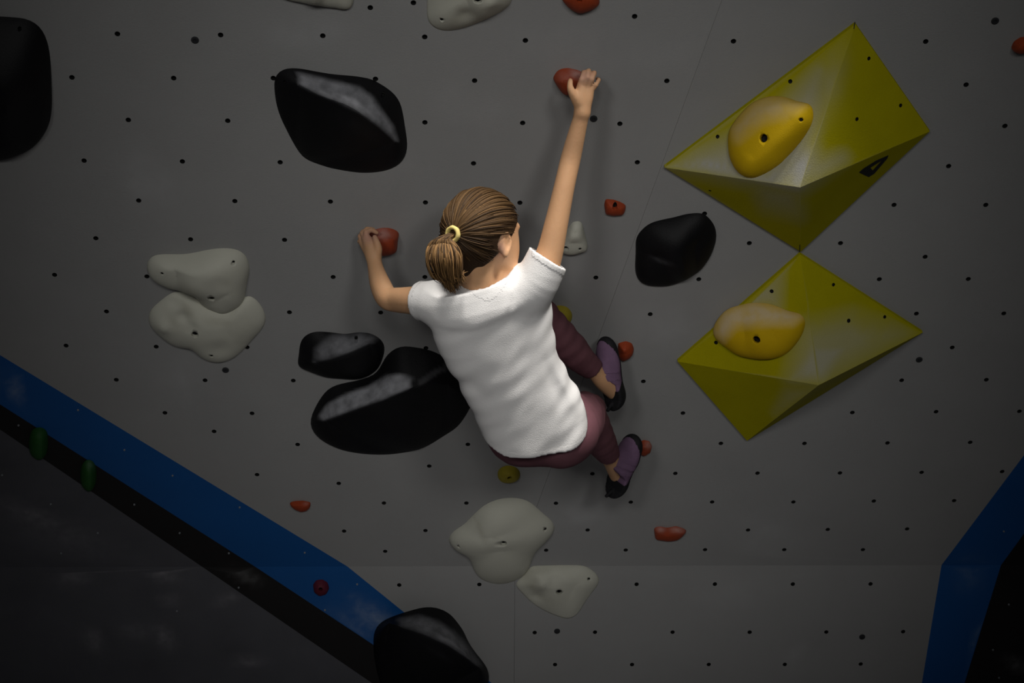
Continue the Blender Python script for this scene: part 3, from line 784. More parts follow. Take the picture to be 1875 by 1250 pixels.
#PERSON#
# ------------------------------------------------------------------ the climber: implicit surfaces turned into meshes
class Field:
    def __init__(s, lo, hi, vox):
        s.lo = np.array(lo, float); s.vox = vox
        s.n = np.ceil((np.array(hi) - s.lo) / vox).astype(int) + 1
        s.F = np.full(s.n, 1.0, np.float32)

    def win(s, lo, hi):
        a = np.clip(np.floor((lo - s.lo) / s.vox).astype(int), 0, s.n - 1); b = np.clip(np.ceil((hi - s.lo) / s.vox).astype(int) + 1, 1, s.n)
        sl = tuple(slice(a[i], b[i]) for i in range(3))
        g = np.meshgrid(*[(s.lo[i] + s.vox * np.arange(a[i], b[i])).astype(np.float32) for i in range(3)], indexing='ij')
        return sl, g

    def add(s, sl, d, k):
        f = s.F[sl]
        h = np.clip(.5 + .5 * (f - d) / k, 0, 1)
        s.F[sl] = f * (1 - h) + d * h - k * h * (1 - h)

    def capsule(s, a, b, ra, rb, k=0.01):
        a = np.asarray(a, float); b = np.asarray(b, float); m = max(ra, rb) + k + .02
        sl, g = s.win(np.minimum(a, b) - m, np.maximum(a, b) + m)
        ab = b - a; L2 = ab @ ab + 1e-12
        t = np.clip(sum((g[i] - a[i]) * ab[i] for i in range(3)) / L2, 0, 1)
        d = np.sqrt(sum((g[i] - a[i] - t * ab[i]) ** 2 for i in range(3))) - (ra + (rb - ra) * t)
        s.add(sl, d.astype(np.float32), k)

    def chain(s, pts, rs, k=0.01):
        if len(pts) > 2 and k > .0035:            # limbs follow a smooth curve with smoothly changing girth
            c = np.c_[np.array(pts), rs]; n = len(c); out = []
            for i in range(n - 1):
                a0, a1, a2, a3 = c[max(i - 1, 0)], c[i], c[i + 1], c[min(i + 2, n - 1)]
                for u in (0, .25, .5, .75):
                    out.append(.5 * ((2 * a1) + (-a0 + a2) * u + (2 * a0 - 5 * a1 + 4 * a2 - a3) * u ** 2 + (-a0 + 3 * a1 - 3 * a2 + a3) * u ** 3))
            out.append(c[-1]); out = np.array(out); pts, rs = out[:, :3], out[:, 3]
            m = max(rs) + k + .02
            sl, g = s.win(pts.min(0) - m, pts.max(0) + m); dm = None
            for a, b, ra, rb in zip(pts, pts[1:], rs, rs[1:]):
                ab = b - a; t = np.clip(sum((g[i] - a[i]) * ab[i] for i in range(3)) / (ab @ ab + 1e-12), 0, 1)
                d = np.sqrt(sum((g[i] - a[i] - t * ab[i]) ** 2 for i in range(3))) - (ra + (rb - ra) * t)
                dm = d if dm is None else np.minimum(dm, d)
            s.add(sl, dm.astype(np.float32), k); return
        for i in range(len(pts) - 1): s.capsule(pts[i], pts[i + 1], rs[i], rs[i + 1], k)

    def ellipsoid(s, c, axes, r, k=0.01, sub=False):
        c = np.asarray(c, float); m = max(r) + k + .02
        sl, g = s.win(c - m, c + m)
        q = [sum((g[j] - c[j]) * axes[i][j] for j in range(3)) / r[i] for i in range(3)]
        k0 = np.sqrt(q[0] ** 2 + q[1] ** 2 + q[2] ** 2) + 1e-9
        k1 = np.sqrt(sum((q[i] / r[i]) ** 2 for i in range(3))) + 1e-9
        d = (k0 * (k0 - 1) / k1).astype(np.float32)
        if sub: s.F[sl] = np.maximum(s.F[sl], -d)
        else: s.add(sl, d, k)

    def grid(s): return s.win(s.lo, s.lo + s.vox * s.n)[1]

    def mesh(s, relax=2):
        F = s.F; n = s.n
        S = F < 0
        c8 = [S[i:n[0] - 1 + i, j:n[1] - 1 + j, k:n[2] - 1 + k] for i in (0, 1) for j in (0, 1) for k in (0, 1)]
        anyv = c8[0].copy(); allv = c8[0].copy()
        for c in c8[1:]: anyv |= c; allv &= c
        act = anyv & ~allv
        idx = np.argwhere(act); num = len(idx)
        vid = np.full(act.shape, -1, np.int32); vid[act] = np.arange(num)
        acc = np.zeros((num, 3)); cnt = np.zeros(num)
        cor = [(i, j, k) for i in (0, 1) for j in (0, 1) for k in (0, 1)]
        vals = {c: F[idx[:, 0] + c[0], idx[:, 1] + c[1], idx[:, 2] + c[2]].astype(float) for c in cor}
        for c in cor:
            for ax in range(3):
                if c[ax] == 0:
                    d = list(c); d[ax] = 1; d = tuple(d)
                    m = (vals[c] < 0) != (vals[d] < 0)
                    t = vals[c][m] / (vals[c][m] - vals[d][m])
                    p = np.tile(np.array(c, float), (m.sum(), 1)); p[:, ax] += t
                    acc[m] += p; cnt[m] += 1
        V = s.lo + s.vox * (idx + acc / cnt[:, None])
        Q = []
        for ax in range(3):
            o1, o2 = [(1, 2), (2, 0), (0, 1)][ax]
            sl0 = [slice(None)] * 3; sl1 = [slice(None)] * 3
            sl0[ax] = slice(0, n[ax] - 1); sl1[ax] = slice(1, n[ax])
            ch = S[tuple(sl0)] != S[tuple(sl1)]
            e = np.argwhere(ch)
            e = e[(e[:, o1] > 0) & (e[:, o2] > 0) & (e[:, o1] < n[o1] - 1) & (e[:, o2] < n[o2] - 1)]
            ins = S[tuple(e.T)]
            def cell(d1, d2):
                q = e.copy(); q[:, o1] += d1; q[:, o2] += d2
                return vid[tuple(q.T)]
            quad = np.stack([cell(-1, -1), cell(0, -1), cell(0, 0), cell(-1, 0)], 1)
            quad[~ins] = quad[~ins][:, ::-1]
            Q.append(quad)
        Q = np.concatenate(Q)
        for _ in range(relax):
            sm = np.zeros_like(V); ct = np.zeros(num)
            for a, b in ((0, 1), (1, 2), (2, 3), (3, 0)):
                np.add.at(sm, Q[:, a], V[Q[:, b]]); np.add.at(sm, Q[:, b], V[Q[:, a]])
                np.add.at(ct, Q[:, a], 1); np.add.at(ct, Q[:, b], 1)
            V = V * .5 + .5 * sm / np.maximum(ct, 1)[:, None]
        return V, Q


def unit(v): v = np.asarray(v, float); return v / np.linalg.norm(v)


def fast_mesh(name, vc, Q, mat_, parent=None, loc=None):
    v = toW(vc); loc = v.mean(0) if loc is None else np.asarray(loc)
    me = bpy.data.meshes.new(name)
    me.vertices.add(len(v)); me.vertices.foreach_set('co', (v - loc).astype(np.float32).ravel())
    me.loops.add(Q.size); me.loops.foreach_set('vertex_index', Q[:, ::-1].astype(np.int32).ravel())
    me.polygons.add(len(Q)); me.polygons.foreach_set('loop_start', np.arange(0, Q.size, 4, dtype=np.int32))
    me.update(calc_edges=True); me.validate()
    me.polygons.foreach_set('use_smooth', np.ones(len(me.polygons), bool))
    return link(name, me, tuple(loc), parent, mat_)


def take(V, Q, mask, push=0.0, parent_normals=None):
    """faces whose mask holds, as a mesh of their own, pushed out along the normals"""
    q = Q[mask]; u, inv = np.unique(q, return_inverse=True)
    v = V[u].copy()
    if push:
        v += parent_normals[u] * push
    return v, inv.reshape(q.shape)


def vnormals(V, Q):
    n = np.cross(V[Q[:, 2]] - V[Q[:, 0]], V[Q[:, 3]] - V[Q[:, 1]])
    a = np.zeros_like(V)
    for k in range(4): np.add.at(a, Q[:, k], n)
    a /= np.linalg.norm(a, axis=1)[:, None] + 1e-12
    return a


# --- joints (photo position, distance)
ZS = 4.10
hc = P(882, 428, 4.07)                       # middle of the skull
psi, eps = math.radians(43), math.radians(6)
hF = unit((math.sin(psi) * math.cos(eps), -math.sin(eps), math.cos(psi) * math.cos(eps)))
hU = np.array((-0.02, -1, -0.06)); hU = unit(hU - hF * (hU @ hF))
hR = unit(np.cross(hF, hU)); hR = hR if hR[0] > 0 else -hR
HA = [hR, hU, hF]
HRAD = (0.071, 0.090, 0.089)
neck = P(893, 522, 4.10)
shL, shR = P(797, 553, 4.11), P(985, 518, 4.08)
elL, wrL = P(709, 545, 4.20), P(684, 470, 4.262)
elR, wrR = P(1034, 338, 4.035), P(1066, 206, 3.995)
hipL, hipR = P(946, 790, 4.29), P(1034, 786, 4.30)
knL, knR = P(985, 580, 4.39), P(1073, 752, 4.50)
anL, anR = P(1106, 696, 4.528), P(1128, 858, 4.700)

# --- body (skin): one continuous surface
BF = Field((P(640, 440, 4.3)[0], P(1060, 110, 4.0)[1], 3.93), (P(1190, 800, 4.72)[0], P(1140, 910, 4.75)[1], 4.79), 0.0031)
f = BF
f.ellipsoid(hc, HA, HRAD, .01)
f.ellipsoid(hc + hF * .040 - hU * .050, HA, (.051, .056, .048), .03)          # jaw and cheeks
f.ellipsoid(hc + hF * .066 - hU * .088, HA, (.020, .016, .016), .02)          # chin
f.capsule(hc + hF * .086 - hU * .012, hc + hF * .096 - hU * .042, .006, .0090, .01)   # nose
for sgn in (-1, 1):
    f.ellipsoid(hc + hR * sgn * .028 + hF * .092 - hU * .012, HA, (.013, .009, .010), .008, sub=True)   # eye sockets
    f.capsule(hc + hR * sgn * .014 + hF * .085 + hU * .010, hc + hR * sgn * .046 + hF * .068 + hU * .012, .006, .005, .012)  # brows
    e = hc + hR * sgn * .0725 - hU * .020 - hF * .004
    f.ellipsoid(e, [unit(hR * sgn + hF * -.35), hU, unit(hF + hR * sgn * .35)], (.007, .029, .017), .004)   # ears
    f.ellipsoid(e + hR * sgn * .007 + hF * .002, HA, (.005, .018, .008), .003, sub=True)
    f.ellipsoid(e - hU * .026, HA, (.006, .008, .007), .005)
f.capsule(hc + hF * .088 - hU * .063 - hR * .016, hc + hF * .088 - hU * .063 + hR * .016, .0055, .0055, .006)   # lips
f.capsule(hc + hF * .086 - hU * .072 - hR * .013, hc + hF * .086 - hU * .072 + hR * .013, .0055, .0055, .005)
f.chain([hc - hU * .045 - hF * .022, hc - hU * .085 - hF * .020, neck + (0, .02, .0)], [.046, .042, .048], .02)
# trunk
f.capsule(shL + (.02, .005, .01), shR + (-.02, .01, .01), .040, .040, .03)
f.chain([P(893, 560, 4.12), P(920, 660, 4.19), P(975, 770, 4.29)], [.066, .056, .060], .04)
f.capsule(hipL + (.012, -.02, .015), hipR + (0, -.02, .01), .052, .058, .03)
# arms
f.chain([shL, P(755, 550, 4.15), P(728, 549, 4.185), elL, P(697, 522, 4.222), P(688, 492, 4.25), wrL], [.037, .0315, .0285, .0262, .0245, .0185, .0160], .012)
f.chain([shR, P(1005, 468, 4.065), P(1018, 412, 4.050), elR, P(1045, 290, 4.030), P(1056, 245, 4.012), wrR], [.038, .0300, .0262, .0228, .0222, .0192, .0160], .012)
# right hand: back of the hand to the viewer, fingers over the top of the hold, thumb on its face
f.chain([wrR, P(1063, 180, 3.985), P(1065, 162, 3.984)], [.0155, .0145, .0115], .008)
f.chain([wrR, P(1074, 182, 3.99), P(1079, 165, 3.99)], [.0150, .0140, .0110], .008)
for b0, b1, b2, b3, r in (
        ((1060, 161, 3.982), (1065, 145, 3.974), (1069, 133, 3.984), (1067, 133, 4.012), .0056),
        ((1068, 159, 3.982), (1075, 142, 3.973), (1078, 129.5, 3.984), (1076, 130, 4.016), .0058),
        ((1075.5, 161, 3.986), (1084, 145, 3.977), (1088.5, 133.5, 3.988), (1086, 133, 4.020), .0055),
        ((1081.5, 168, 3.990), (1091, 156, 3.984), (1096.5, 146.5, 3.992), (1094, 144, 4.020), .0049)):
    f.chain([P(*b0), P(*b1), P(*b2), P(*b3)], [r * 1.2, r * 1.06, r * 1.02, r * .95], .0012)
f.chain([P(1058, 186, 3.985), P(1049, 172, 3.976), P(1044, 160, 3.972), P(1044.5, 148, 3.976)], [.0125, .0098, .0074, .0060], .005)
# left hand: fist closed round the hold from the left
f.chain([wrL, P(680, 452, 4.262), P(671, 436, 4.268)], [.0160, .0165, .0105], .008)
f.chain([wrL, P(674, 455, 4.275), P(664, 443, 4.285)], [.0150, .0145, .0100], .008)
for b0, b1, b2, b3, r in (
        ((672, 436, 4.262), (670, 425, 4.264), (680, 421, 4.272), (690, 426, 4.277), .0068),
        ((668, 438, 4.270), (664, 427, 4.274), (672, 419, 4.284), (684, 420, 4.292), .0070),
        ((665, 442, 4.280), (659, 433, 4.286), (664, 424, 4.298), (676, 421, 4.308), .0066),
        ((664, 448, 4.290), (658, 442, 4.298), (660, 433, 4.308), (670, 428, 4.318), .0058)):
    f.chain([P(*b0), P(*b1), P(*b2), P(*b3)], [r * 1.05, r * .9, r * .85, r * .78], .0012)
f.chain([P(689, 466, 4.258), P(692, 456, 4.252), P(690, 444, 4.248), P(686, 434, 4.250)], [.0120, .0105, .0078, .0064], .004)
# legs
f.chain([hipL + (0, 0, .02), P(962, 690, 4.36), knL], [.050, .044, .034], .02); f.chain([knL, P(1040, 634, 4.45), P(1086, 676, 4.505), anL, P(1127, 716, 4.56)], [.036, .030, .0220, .0250, .024], .012)
f.chain([hipR + (0, 0, .02), P(1060, 768, 4.40), knR], [.055, .045, .036], .02); f.chain([knR, P(1092, 792, 4.56), P(1114, 832, 4.645), anR, P(1137, 880, 4.735)], [.038, .031, .0225, .0240, .023], .012)
V, Q = f.mesh()
person = fast_mesh('person', V, Q, M['skin'])
tag(person, 'young climber in white T-shirt and mauve leggings hanging from two red holds', 'person')
q = px(V)
redden = both(smudges([(1070, 140, 22, 14, 0, .7), (675, 432, 18, 14, 0, .8), (915, 455, 10, 16, 0, .7)]))(q)
lips = np.exp(-(((V - (hc + hF * .092 - hU * .067)) ** 2).sum(1)) / .016 ** 2)
setattr_pt(person, 'chalk', np.clip(redden + lips, 0, 1))
for sgn in (-1, 1):      # eyes
    c = hc + hR * sgn * .028 + hF * .0725 - hU * .012
    bm = bmesh.new(); bmesh.ops.create_uvsphere(bm, u_segments=16, v_segments=10, radius=.0105)
    me = bpy.data.meshes.new('eye'); bm.to_mesh(me); bm.free()
    eo_ = link('eye', me, tuple(toW(c)), person, M['eye'])
    bm = bmesh.new(); bmesh.ops.create_uvsphere(bm, u_segments=12, v_segments=8, radius=.0055)
    me = bpy.data.meshes.new('iris'); bm.to_mesh(me); bm.free()
    link('iris', me, tuple(toW(c + hF * .0062)), eo_, M['iris'])

# --- T-shirt
S0 = P(893, 520, 4.095); H0 = P(985, 850, 4.285)
tx = unit(H0 - S0)
lat = np.array((.963, -.269, 0.06)); lat = unit(lat - tx * (lat @ tx))
dep = np.cross(lat, tx); dep = dep if dep[2] > 0 else -dep
mpp = 4.15 / FPX
SF = Field((P(735, 0, 4.0)[0], P(0, 432, 4.0)[1], 3.93), (P(1100, 0, 4.3)[0], P(0, 872, 4.3)[1], 4.40), 0.0030)
g = SF.grid()
rel = [g[i] - S0[i] for i in range(3)]
sA = sum(rel[i] * tx[i] for i in range(3)); aA = sum(rel[i] * lat[i] for i in range(3)); bA = sum(rel[i] * dep[i] for i in range(3))
spx = np.array([-25, 0, 25, 50, 105, 158, 213, 260, 300, 345]) * mpp
L_ = np.array([-96, -112, -119, -122, -119, -104, -95, -88, -86, -84]) * mpp
R_ = np.array([62, 84, 100, 105, 95, 88, 97, 111, 113, 108]) * mpp
D_ = np.array([.050, .062, .071, .075, .075, .073, .072, .072, .073, .073])
Li, Ri, Di = [np.interp(sA, spx, z).astype(np.float32) for z in (L_, R_, D_)]
yoke = 45 * mpp - .10 * aA - 1.2 * np.maximum(np.abs(aA) - .05, 0) ** 1.6
Di = Di + .011 / (1 + np.exp((sA - yoke) / .0045)) * (bA < 0)
cA = (Li + Ri) / 2; wA = (Ri - Li) / 2
# folds of the cloth
u1 = aA * .80 + sA * .60; u2 = aA * .45 - sA * .9
env = np.exp(-((aA - .05) / .09) ** 2)
rw = np.random.default_rng(11)
fold = np.zeros_like(aA)
for _ in range(16):                                # tension folds fanning from the raised shoulder down to the left
    an = rw.normal(math.radians(62), math.radians(17)); wl0 = rw.uniform(.028, .095); ph = rw.uniform(0, 6.28)
    fold += (wl0 / .06) * np.sin(2 * np.pi * (aA * math.cos(an) + sA * math.sin(an) + .5 * aA * aA) / wl0 + ph)
for _ in range(8):
    an = rw.uniform(0, np.pi); wl0 = rw.uniform(.06, .16); ph = rw.uniform(0, 6.28)
    fold += .9 * (wl0 / .08) * np.sin(2 * np.pi * (aA * math.cos(an) + sA * math.sin(an)) / wl0 + ph)
fold *= .00024 * np.clip((sA - .03) / .05, .25, 1)
fold += .0025 * np.exp(-((aA - .100 - .16 * (sA - .25)) / .010) ** 2) * np.clip(1 - np.abs(sA - .27) / .09, 0, 1)
fold -= .0024 * np.exp(-((aA - .078 - .10 * (sA - .25)) / .012) ** 2) * np.clip(1 - np.abs(sA - .26) / .10, 0, 1)
fold -= .0050 * np.exp(-((aA + .088) / .020) ** 2 - ((sA - .215) / .022) ** 2)
fold += .0040 * np.exp(-((aA - .045 + (sA + .005) * .5) / .006) ** 2) * np.clip(1 - np.abs(sA - .005) / .04, 0, 1)
fold -= .0045 * np.exp(-((aA - .062 + (sA + .005) * .5) / .008) ** 2) * np.clip(1 - np.abs(sA - .01) / .04, 0, 1)
qa, qb = (aA - cA) / wA, bA / Di
rr_ = (np.abs(qa) ** 2.25 + np.abs(qb) ** 2.25) ** (1 / 2.25)
d = (rr_ - 1) * np.minimum(wA, Di) * .95 - fold
top = (-.018 - sA)                                # the top closes over the shoulders
dT = np.maximum(d, top).astype(np.float32)
SF.F[...] = dT
T0 = SF
# shoulder caps and sleeves
T0.capsule(P(812, 556, 4.115), P(965, 528, 4.095), .046, .050, .020)
T0.capsule(P(868, 548, 4.10), P(905, 530, 4.09), .052, .052, .02)
T0.chain([P(820, 560, 4.12), P(790, 552, 4.125), P(742, 549, 4.165)], [.048, .046, .0405], .018)
T0.chain([P(960, 535, 4.09), P(984, 512, 4.075), P(1012, 450, 4.055)], [.052, .050, .0440], .016)
F0 = T0.F.copy()


def cutplane(F, pnt, nrm, depth, thick=.0055, radius=.10):
    """open the cloth at a cuff: nothing beyond the plane, hollow just behind it"""
    pd = sum((g[i] - pnt[i]) * nrm[i] for i in range(3))
    rad2 = sum((g[i] - pnt[i]) ** 2 for i in range(3))
    near = rad2 < radius ** 2
    beyond = np.where(near, pd, -1.0)
    F = np.maximum(F, beyond)
    cav = np.maximum(F0 + thick, np.maximum(-(pd + depth), np.where(near, -1, 1)))
    return np.maximum(F, -cav), pd


Fx, pdL = cutplane(F0, P(769, 550, 4.14), unit(P(740, 548, 4.17) - P(790, 552, 4.12)), .022)
nR = unit(np.array((.52, -.82, -.10)))
Fx, pdR = cutplane(Fx, P(1005, 474, 4.06), nR, .022)
# hem
qd = np.tanh(-bA / .065)
hemS = (291 + 17 * (aA / mpp) / 100 + 56 * qd) * mpp
pdH = sA - hemS
Fx = np.maximum(Fx, pdH)
Fx = np.maximum(Fx, -np.maximum(F0 + .0055, -(pdH + .03)))
# neck opening
n0, n1 = P(888, 520, 4.085), P(905, 430, 4.075)
ab = n1 - n0; t = np.clip(sum((g[i] - n0[i]) * ab[i] for i in range(3)) / (ab @ ab), 0, 1)
dn = np.sqrt(sum((g[i] - n0[i] - t * ab[i]) ** 2 for i in range(3))) - .055
dn = np.where(sA > .012, 1, dn)
Fx = np.maximum(Fx, -dn)
T0.F[...] = Fx
V, Q = T0.mesh(2)
VN = vnormals(V, Q)


def samp(arr, pts):
    i = np.clip(np.round((pts - T0.lo) / T0.vox).astype(int), 0, T0.n - 1)
    return arr[i[:, 0], i[:, 1], i[:, 2]]


fc = V[Q].mean(1)
def outer(pts): return samp(F0, pts) > -.004
hemM = (samp(pdH, fc) > -.013) & outer(fc)
cuffM = (((samp(pdL, fc) > -.012) & (fc[:, 0] < P(790, 0, 4.15)[0])) | ((samp(pdR, fc) > -.012) & (fc[:, 1] < P(0, 540, 4.05)[1]) & (fc[:, 0] > P(975, 0, 4.05)[0]))) & outer(fc)
colM = (samp(dn, fc) < .013) & outer(fc) & ~hemM & ~cuffM
shirt = fast_mesh('t_shirt', V, Q, M['shirt'], person)
shirt['label'] = 'plain white short-sleeved cotton T-shirt'
for nm, mk_, pu in (('hem', hemM, .0012), ('sleeve_cuff', cuffM & (fc[:, 0] < 0), .0010), ('sleeve_cuff', cuffM & (fc[:, 0] > 0), .0010), ('collar', colM, .0004)):
    if mk_.sum() > 20:
        v, qq = take(V, Q, mk_, pu, VN)
        fast_mesh(nm, v, qq, M['shirt'], shirt)

# --- leggings
LF = Field((P(880, 0, 4.2)[0], P(0, 540, 4.3)[1], 4.06), (P(1160, 0, 4.75)[0], P(0, 880, 4.7)[1], 4.80), 0.0036)
f = LF
f.ellipsoid(P(987, 774, 4.325), [lat, tx, dep], (.115, .107, .083), .02)
f.capsule(P(957, 796, 4.298), P(958, 776, 4.33), .074, .07, .02)
f.capsule(P(1026, 795, 4.298), P(1025, 772, 4.33), .080, .07, .02)
f.chain([hipL + (0, -.005, .02), P(962, 690, 4.36), knL], [.073, .062, .049], .02)
f.chain([knL, P(1020, 614, 4.425), P(1050, 644, 4.458), P(1088, 678, 4.507)], [.049, .0450, .040, .0262], .005)
f.chain([hipR + (.006, -.003, .02), P(1060, 768, 4.40), knR], [.078, .062, .049], .02)
f.chain([knR, P(1088, 785, 4.55), P(1100, 808, 4.59), P(1118, 838, 4.655)], [.047, .0430, .039, .0266], .005)
gl = LF.grid()
def cutl(pnt, nrm):
    pd = sum((gl[i] - pnt[i]) * nrm[i] for i in range(3))
    near = sum((gl[i] - pnt[i]) ** 2 for i in range(3)) < .06 ** 2
    LF.F = np.maximum(LF.F, np.where(near, pd, -1)); return pd
pA = cutl(P(1088, 677, 4.507), unit(anL - knL)); pB = cutl(P(1115, 833, 4.645), unit(anR - knR))
# creases behind the knees and at the seat
w = .0014 * np.sin((gl[0] * .6 + gl[1] * .8) * 150 + 3 * np.sin(gl[2] * 40)) * np.exp(-((gl[2] - 4.45) / .12) ** 2)
LF.F = (LF.F + w).astype(np.float32)
V, Q = LF.mesh(2)
leg = fast_mesh('leggings', V, Q, M['leg'], person)
leg['label'] = 'mauve stretch leggings'

# --- climbing shoes


def shoe(heel, toe, up, ankle, label, L=.178):
    T = unit(toe - heel); U = np.asarray(up, float); U = unit(U - T * (U @ T)); S_ = np.cross(T, U)
    F = Field((-.025, -.055, -.012), (L + .03, .055, .105), .0026)
    A3 = [np.eye(3)[0], np.eye(3)[1], np.eye(3)[2]]
    F.ellipsoid((.030, 0, .030), A3, (.036, .0285, .036), .01)
    F.ellipsoid((.080, .002, .026), A3, (.060, .0285, .030), .015)
    F.ellipsoid((.122, .004, .020), A3, (.048, .0345, .022), .012)
    F.ellipsoid((.152, .006, .015), A3, (.030, .0275, .017), .010)
    F.capsule((.040, 0, .038), (.046, 0, .062), .0295, .0275, .010)
    F.capsule((.060, 0, .048), (.105, .002, .034), .022, .018, .012)
    gz = F.grid()
    F.F = np.maximum(F.F, -gz[2] - .0005)                                     # flat sole
    F.F = np.maximum(F.F, gz[2] - (.032 + .9 * np.clip(gz[0] - .062, 0, .05) + .35 * np.clip(.022 - gz[0], 0, .05)))              # ankle opening
    F.capsule((.012, 0, .038), (.002, 0, .054), .0045, .0038, .003)         # heel pull tab
    V, Q = F.mesh(2); N_ = vnormals(V, Q)
    W = heel + V[:, :1] * T + V[:, 1:2] * S_ + V[:, 2:3] * U
    if np.linalg.det(np.stack([T, S_, U])) < 0: Q = Q[:, ::-1]
    WN = N_[:, :1] * T + N_[:, 1:2] * S_ + N_[:, 2:3] * U
    c = V[Q].mean(1); x, y, z = c.T
    o = fast_mesh('climbing_shoe', W, Q, M['shoe'], person); o['label'] = label
    rand = (z < .011 + .030 * np.clip((.068 - x) / .03, 0, 1) + .014 * np.clip((x - .125) / .045, 0, 1)) | (x < .020) & (z < .050)
    v, qq = take(W, Q, rand, .0016, WN); r_o = fast_mesh('rubber_rand', v, qq, M['rubber'], o); r_o['label'] = 'black rubber sole and heel cup'
    for x0 in (.084, .104):
        st = (np.abs(x - x0 - (z - .03) * .25) < .0075) & (z > .020)
        v, qq = take(W, Q, st, .0022, WN); fast_mesh('strap', v, qq, M['shoe'], o)
    tab = (x < .014) & (z > .044)
    if tab.sum() > 4:
        v, qq = take(W, Q, tab, .0012, WN); fast_mesh('pull_tab', v, qq, M['rubber'], o)
    return o


shoe(P(1141, 737, 4.575), P(1112, 612, 4.520), (-.75, -.10, -.65), anL, 'purple climbing shoe with black rubber, upper foot', .178)
shoe(P(1136, 899, 4.745), P(1168, 792, 4.655), (-.55, -.15, -.80), anR, 'purple climbing shoe with black rubber, lower foot', .178)

# --- hair
XF = Field(hc - .125, hc + .125, .0030)
f = XF
f.ellipsoid(hc + hU * .002 - hF * .002, HA, (HRAD[0] + .0075, HRAD[1] + .0085, HRAD[2] + .0085), .005)
f.capsule(hc - hF * .070 - hU * .035, hc - hF * .058 - hU * .072, .030, .018, .02)
gx = XF.grid(); ru = [sum((gx[i] - hc[i]) * a[i] for i in range(3)) for a in (hR, hU, hF)]
cut = (ru[2] * .80 - ru[1] * .60) - (.020 + .012 * np.clip(ru[1] / .05, -1, 1))
XF.F = np.maximum(XF.F, cut).astype(np.float32)
# leave the ear free
er = hc + hR * .075 - hU * .022 - hF * .002
dE = np.sqrt(sum((gx[i] - er[i]) ** 2 for i in range(3))) - .024
XF.F = np.maximum(XF.F, -dE.astype(np.float32))
V, Q = XF.mesh(2)
hair = fast_mesh('hair', V, Q, M['hair'], person); hair['label'] = 'brown hair pulled back into a ponytail'


def tubes(name, paths, radii, tones, mat_, parent, sides=4):
    vs, fs, tn = [], [], []
    for pth, rad, tone in zip(paths, radii, tones):
        pth = np.asarray(pth); n = len(pth); k0 = len(vs)
        tan = np.gradient(pth, axis=0); tan /= np.linalg.norm(tan, axis=1)[:, None] + 1e-12
        ref = np.array((.3, .2, -.9)); s1 = np.cross(tan, ref); s1 /= np.linalg.norm(s1, axis=1)[:, None] + 1e-12
        s2 = np.cross(tan, s1)
        for i in range(n):
            for k in range(sides):
                a = 2 * np.pi * k / sides
                vs.append(pth[i] + rad[i] * (s1[i] * math.cos(a) + s2[i] * math.sin(a))); tn.append(tone[i])
        for i in range(n - 1):
            for k in range(sides):
                k2 = (k + 1) % sides
                fs.append((k0 + i * sides + k, k0 + i * sides + k2, k0 + (i + 1) * sides + k2, k0 + (i + 1) * sides + k))
        fs.append(tuple(k0 + k for k in range(sides))[::-1]); fs.append(tuple(k0 + (n - 1) * sides + k for k in range(sides)))
    o = mk(name, np.array(vs), fs, mat_, parent, smooth=True)
    setattr_pt(o, 'chalk', np.array(tn))
    return o


rng = np.random.default_rng(7)
tieD = unit(np.array((.16, .05, -1)))                  # in head axes (right, up, forward)
RH = np.array((HRAD[0] + .0090, HRAD[1] + .0100, HRAD[2] + .0100))
paths, rads, tones = [], [], []
for i in range(950):
    for _ in range(60):
        d0 = unit(rng.normal(size=3)); p0 = d0 * RH
        m_ = p0[2] * .80 - p0[1] * .60
        if m_ < .022 + .010 * np.clip(p0[1] / .05, -1, 1) and p0[1] > -.062 and np.linalg.norm(p0 - np.array((.075, -.022, -.002))) > .026: break
    ang = math.acos(np.clip(d0 @ tieD, -1, 1))
    if ang < .15: continue
    n = 15; t = np.linspace(0, 1, n) ** .9
    w = np.array([(math.sin((1 - q_) * ang) * d0 + math.sin(q_ * ang) * tieD) / math.sin(ang) for q_ in t])
    lift = 1 + rng.uniform(-.012, .022) + .012 * np.sin(np.pi * t) * rng.uniform(0, 1)
    wob = rng.normal(size=3) * .012
    loc_ = (w + wob * np.sin(np.pi * t)[:, None]) * RH * lift[:, None]
    wp = hc + loc_[:, :1] * hR + loc_[:, 1:2] * hU + loc_[:, 2:3] * hF
    paths.append(wp); rr = rng.uniform(.0008, .0019)
    rads.append(rr * (1 - .5 * np.abs(2 * t - 1) ** 3)); tones.append(np.full(n, np.clip(rng.normal(.05 + .12 * np.clip(d0[1] + .2, 0, 1), .10), 0, 1)))
hs = tubes('hair_strands', paths, rads, tones, M['strand'], hair); hs['kind'] = 'stuff'
tieP = hc + (tieD * RH * 1.03)[0] * hR + (tieD * RH * 1.03)[1] * hU + (tieD * RH * 1.03)[2] * hF
outd = unit(tieP - hc)
paths, rads, tones = [], [], []
zt = tieP[2]
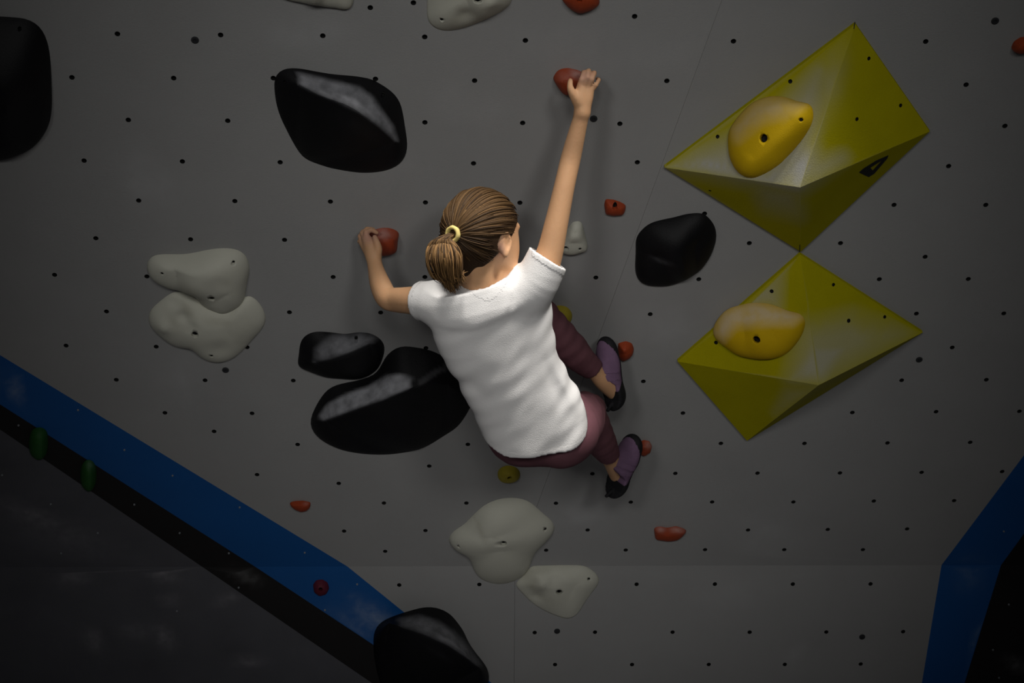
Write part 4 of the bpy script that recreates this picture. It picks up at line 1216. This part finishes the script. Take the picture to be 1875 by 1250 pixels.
for i in range(620):
    a_ = rng.uniform(0, 2 * np.pi); r0 = .010 * math.sqrt(rng.uniform(0, 1))
    side = math.cos(a_); dp = math.sin(a_)
    s = rng.normal(0, .55); s = float(np.clip(s, -1.25, 1.15)); lay = rng.uniform(-1, 1)
    p0 = tieP - outd * .010 + hU * r0 * side + hR * r0 * dp
    p1 = tieP + outd * (.017 + .008 * lay) + np.array((-.012 + .014 * s, .012, 0))
    m = P(814 + 27 * s, 468 + rng.uniform(-6, 6), zt - .022 + .020 * lay * (1 - .5 * abs(s)))
    m2 = P(819 + 23 * s, 502 + rng.uniform(-6, 6), zt - .004 + .018 * lay)
    e = P(829 + 17 * s + rng.normal(0, 4), 540 - 16 * abs(s) - rng.uniform(0, 30), zt + .006 + .014 * lay)
    ctrl = np.array([p0, p1, m, m2, e]); tt_ = np.linspace(0, 4, 18)
    # smooth curve through the control points
    out = []
    for q_ in tt_:
        k = min(int(q_), 3); u_ = q_ - k
        a0, a1, a2, a3 = ctrl[max(k - 1, 0)], ctrl[k], ctrl[k + 1], ctrl[min(k + 2, 4)]
        out.append(.5 * ((2 * a1) + (-a0 + a2) * u_ + (2 * a0 - 5 * a1 + 4 * a2 - a3) * u_ ** 2 + (-a0 + 3 * a1 - 3 * a2 + a3) * u_ ** 3))
    paths.append(np.array(out)); rr = rng.uniform(.0007, .0018)
    rads.append(rr * np.clip(1.15 - (tt_ / 4) ** 4, .25, 1)); base = np.clip(rng.normal(.42, .36), 0, 1); tones.append(np.clip(base * (.55 + .6 * tt_ / 4), 0, 1))
pt_ = tubes('ponytail', paths, rads, tones, M['strand'], hair); pt_['kind'] = 'stuff'; pt_['label'] = 'loose blond-brown ponytail'
# elastic hair tie
bm = bmesh.new(); nu, nv = 28, 10
ax1 = unit(np.cross(outd, hU)); ax2 = np.cross(outd, ax1); cc = tieP + outd * .004
ring = []
for i in range(nu):
    a = 2 * np.pi * i / nu; rd_ = ax1 * math.cos(a) + ax2 * math.sin(a)
    ring.append([bm.verts.new(tuple(toW(cc + rd_ * (.0145 + .0048 * math.cos(2 * np.pi * j / nv) * (1 + .12 * math.sin(7 * a))) + outd * .0062 * math.sin(2 * np.pi * j / nv)) - toW(cc))) for j in range(nv)])
for i in range(nu):
    for j in range(nv):
        bm.faces.new((ring[i][j], ring[(i + 1) % nu][j], ring[(i + 1) % nu][(j + 1) % nv], ring[i][(j + 1) % nv]))
bmesh.ops.recalc_face_normals(bm, faces=bm.faces)
me = bpy.data.meshes.new('hair_tie'); bm.to_mesh(me); bm.free()
me.polygons.foreach_set('use_smooth', np.ones(len(me.polygons), bool))
ht = link('hair_tie', me, tuple(toW(cc)), hair, M['tie']); ht['label'] = 'pale yellow elastic hair tie'
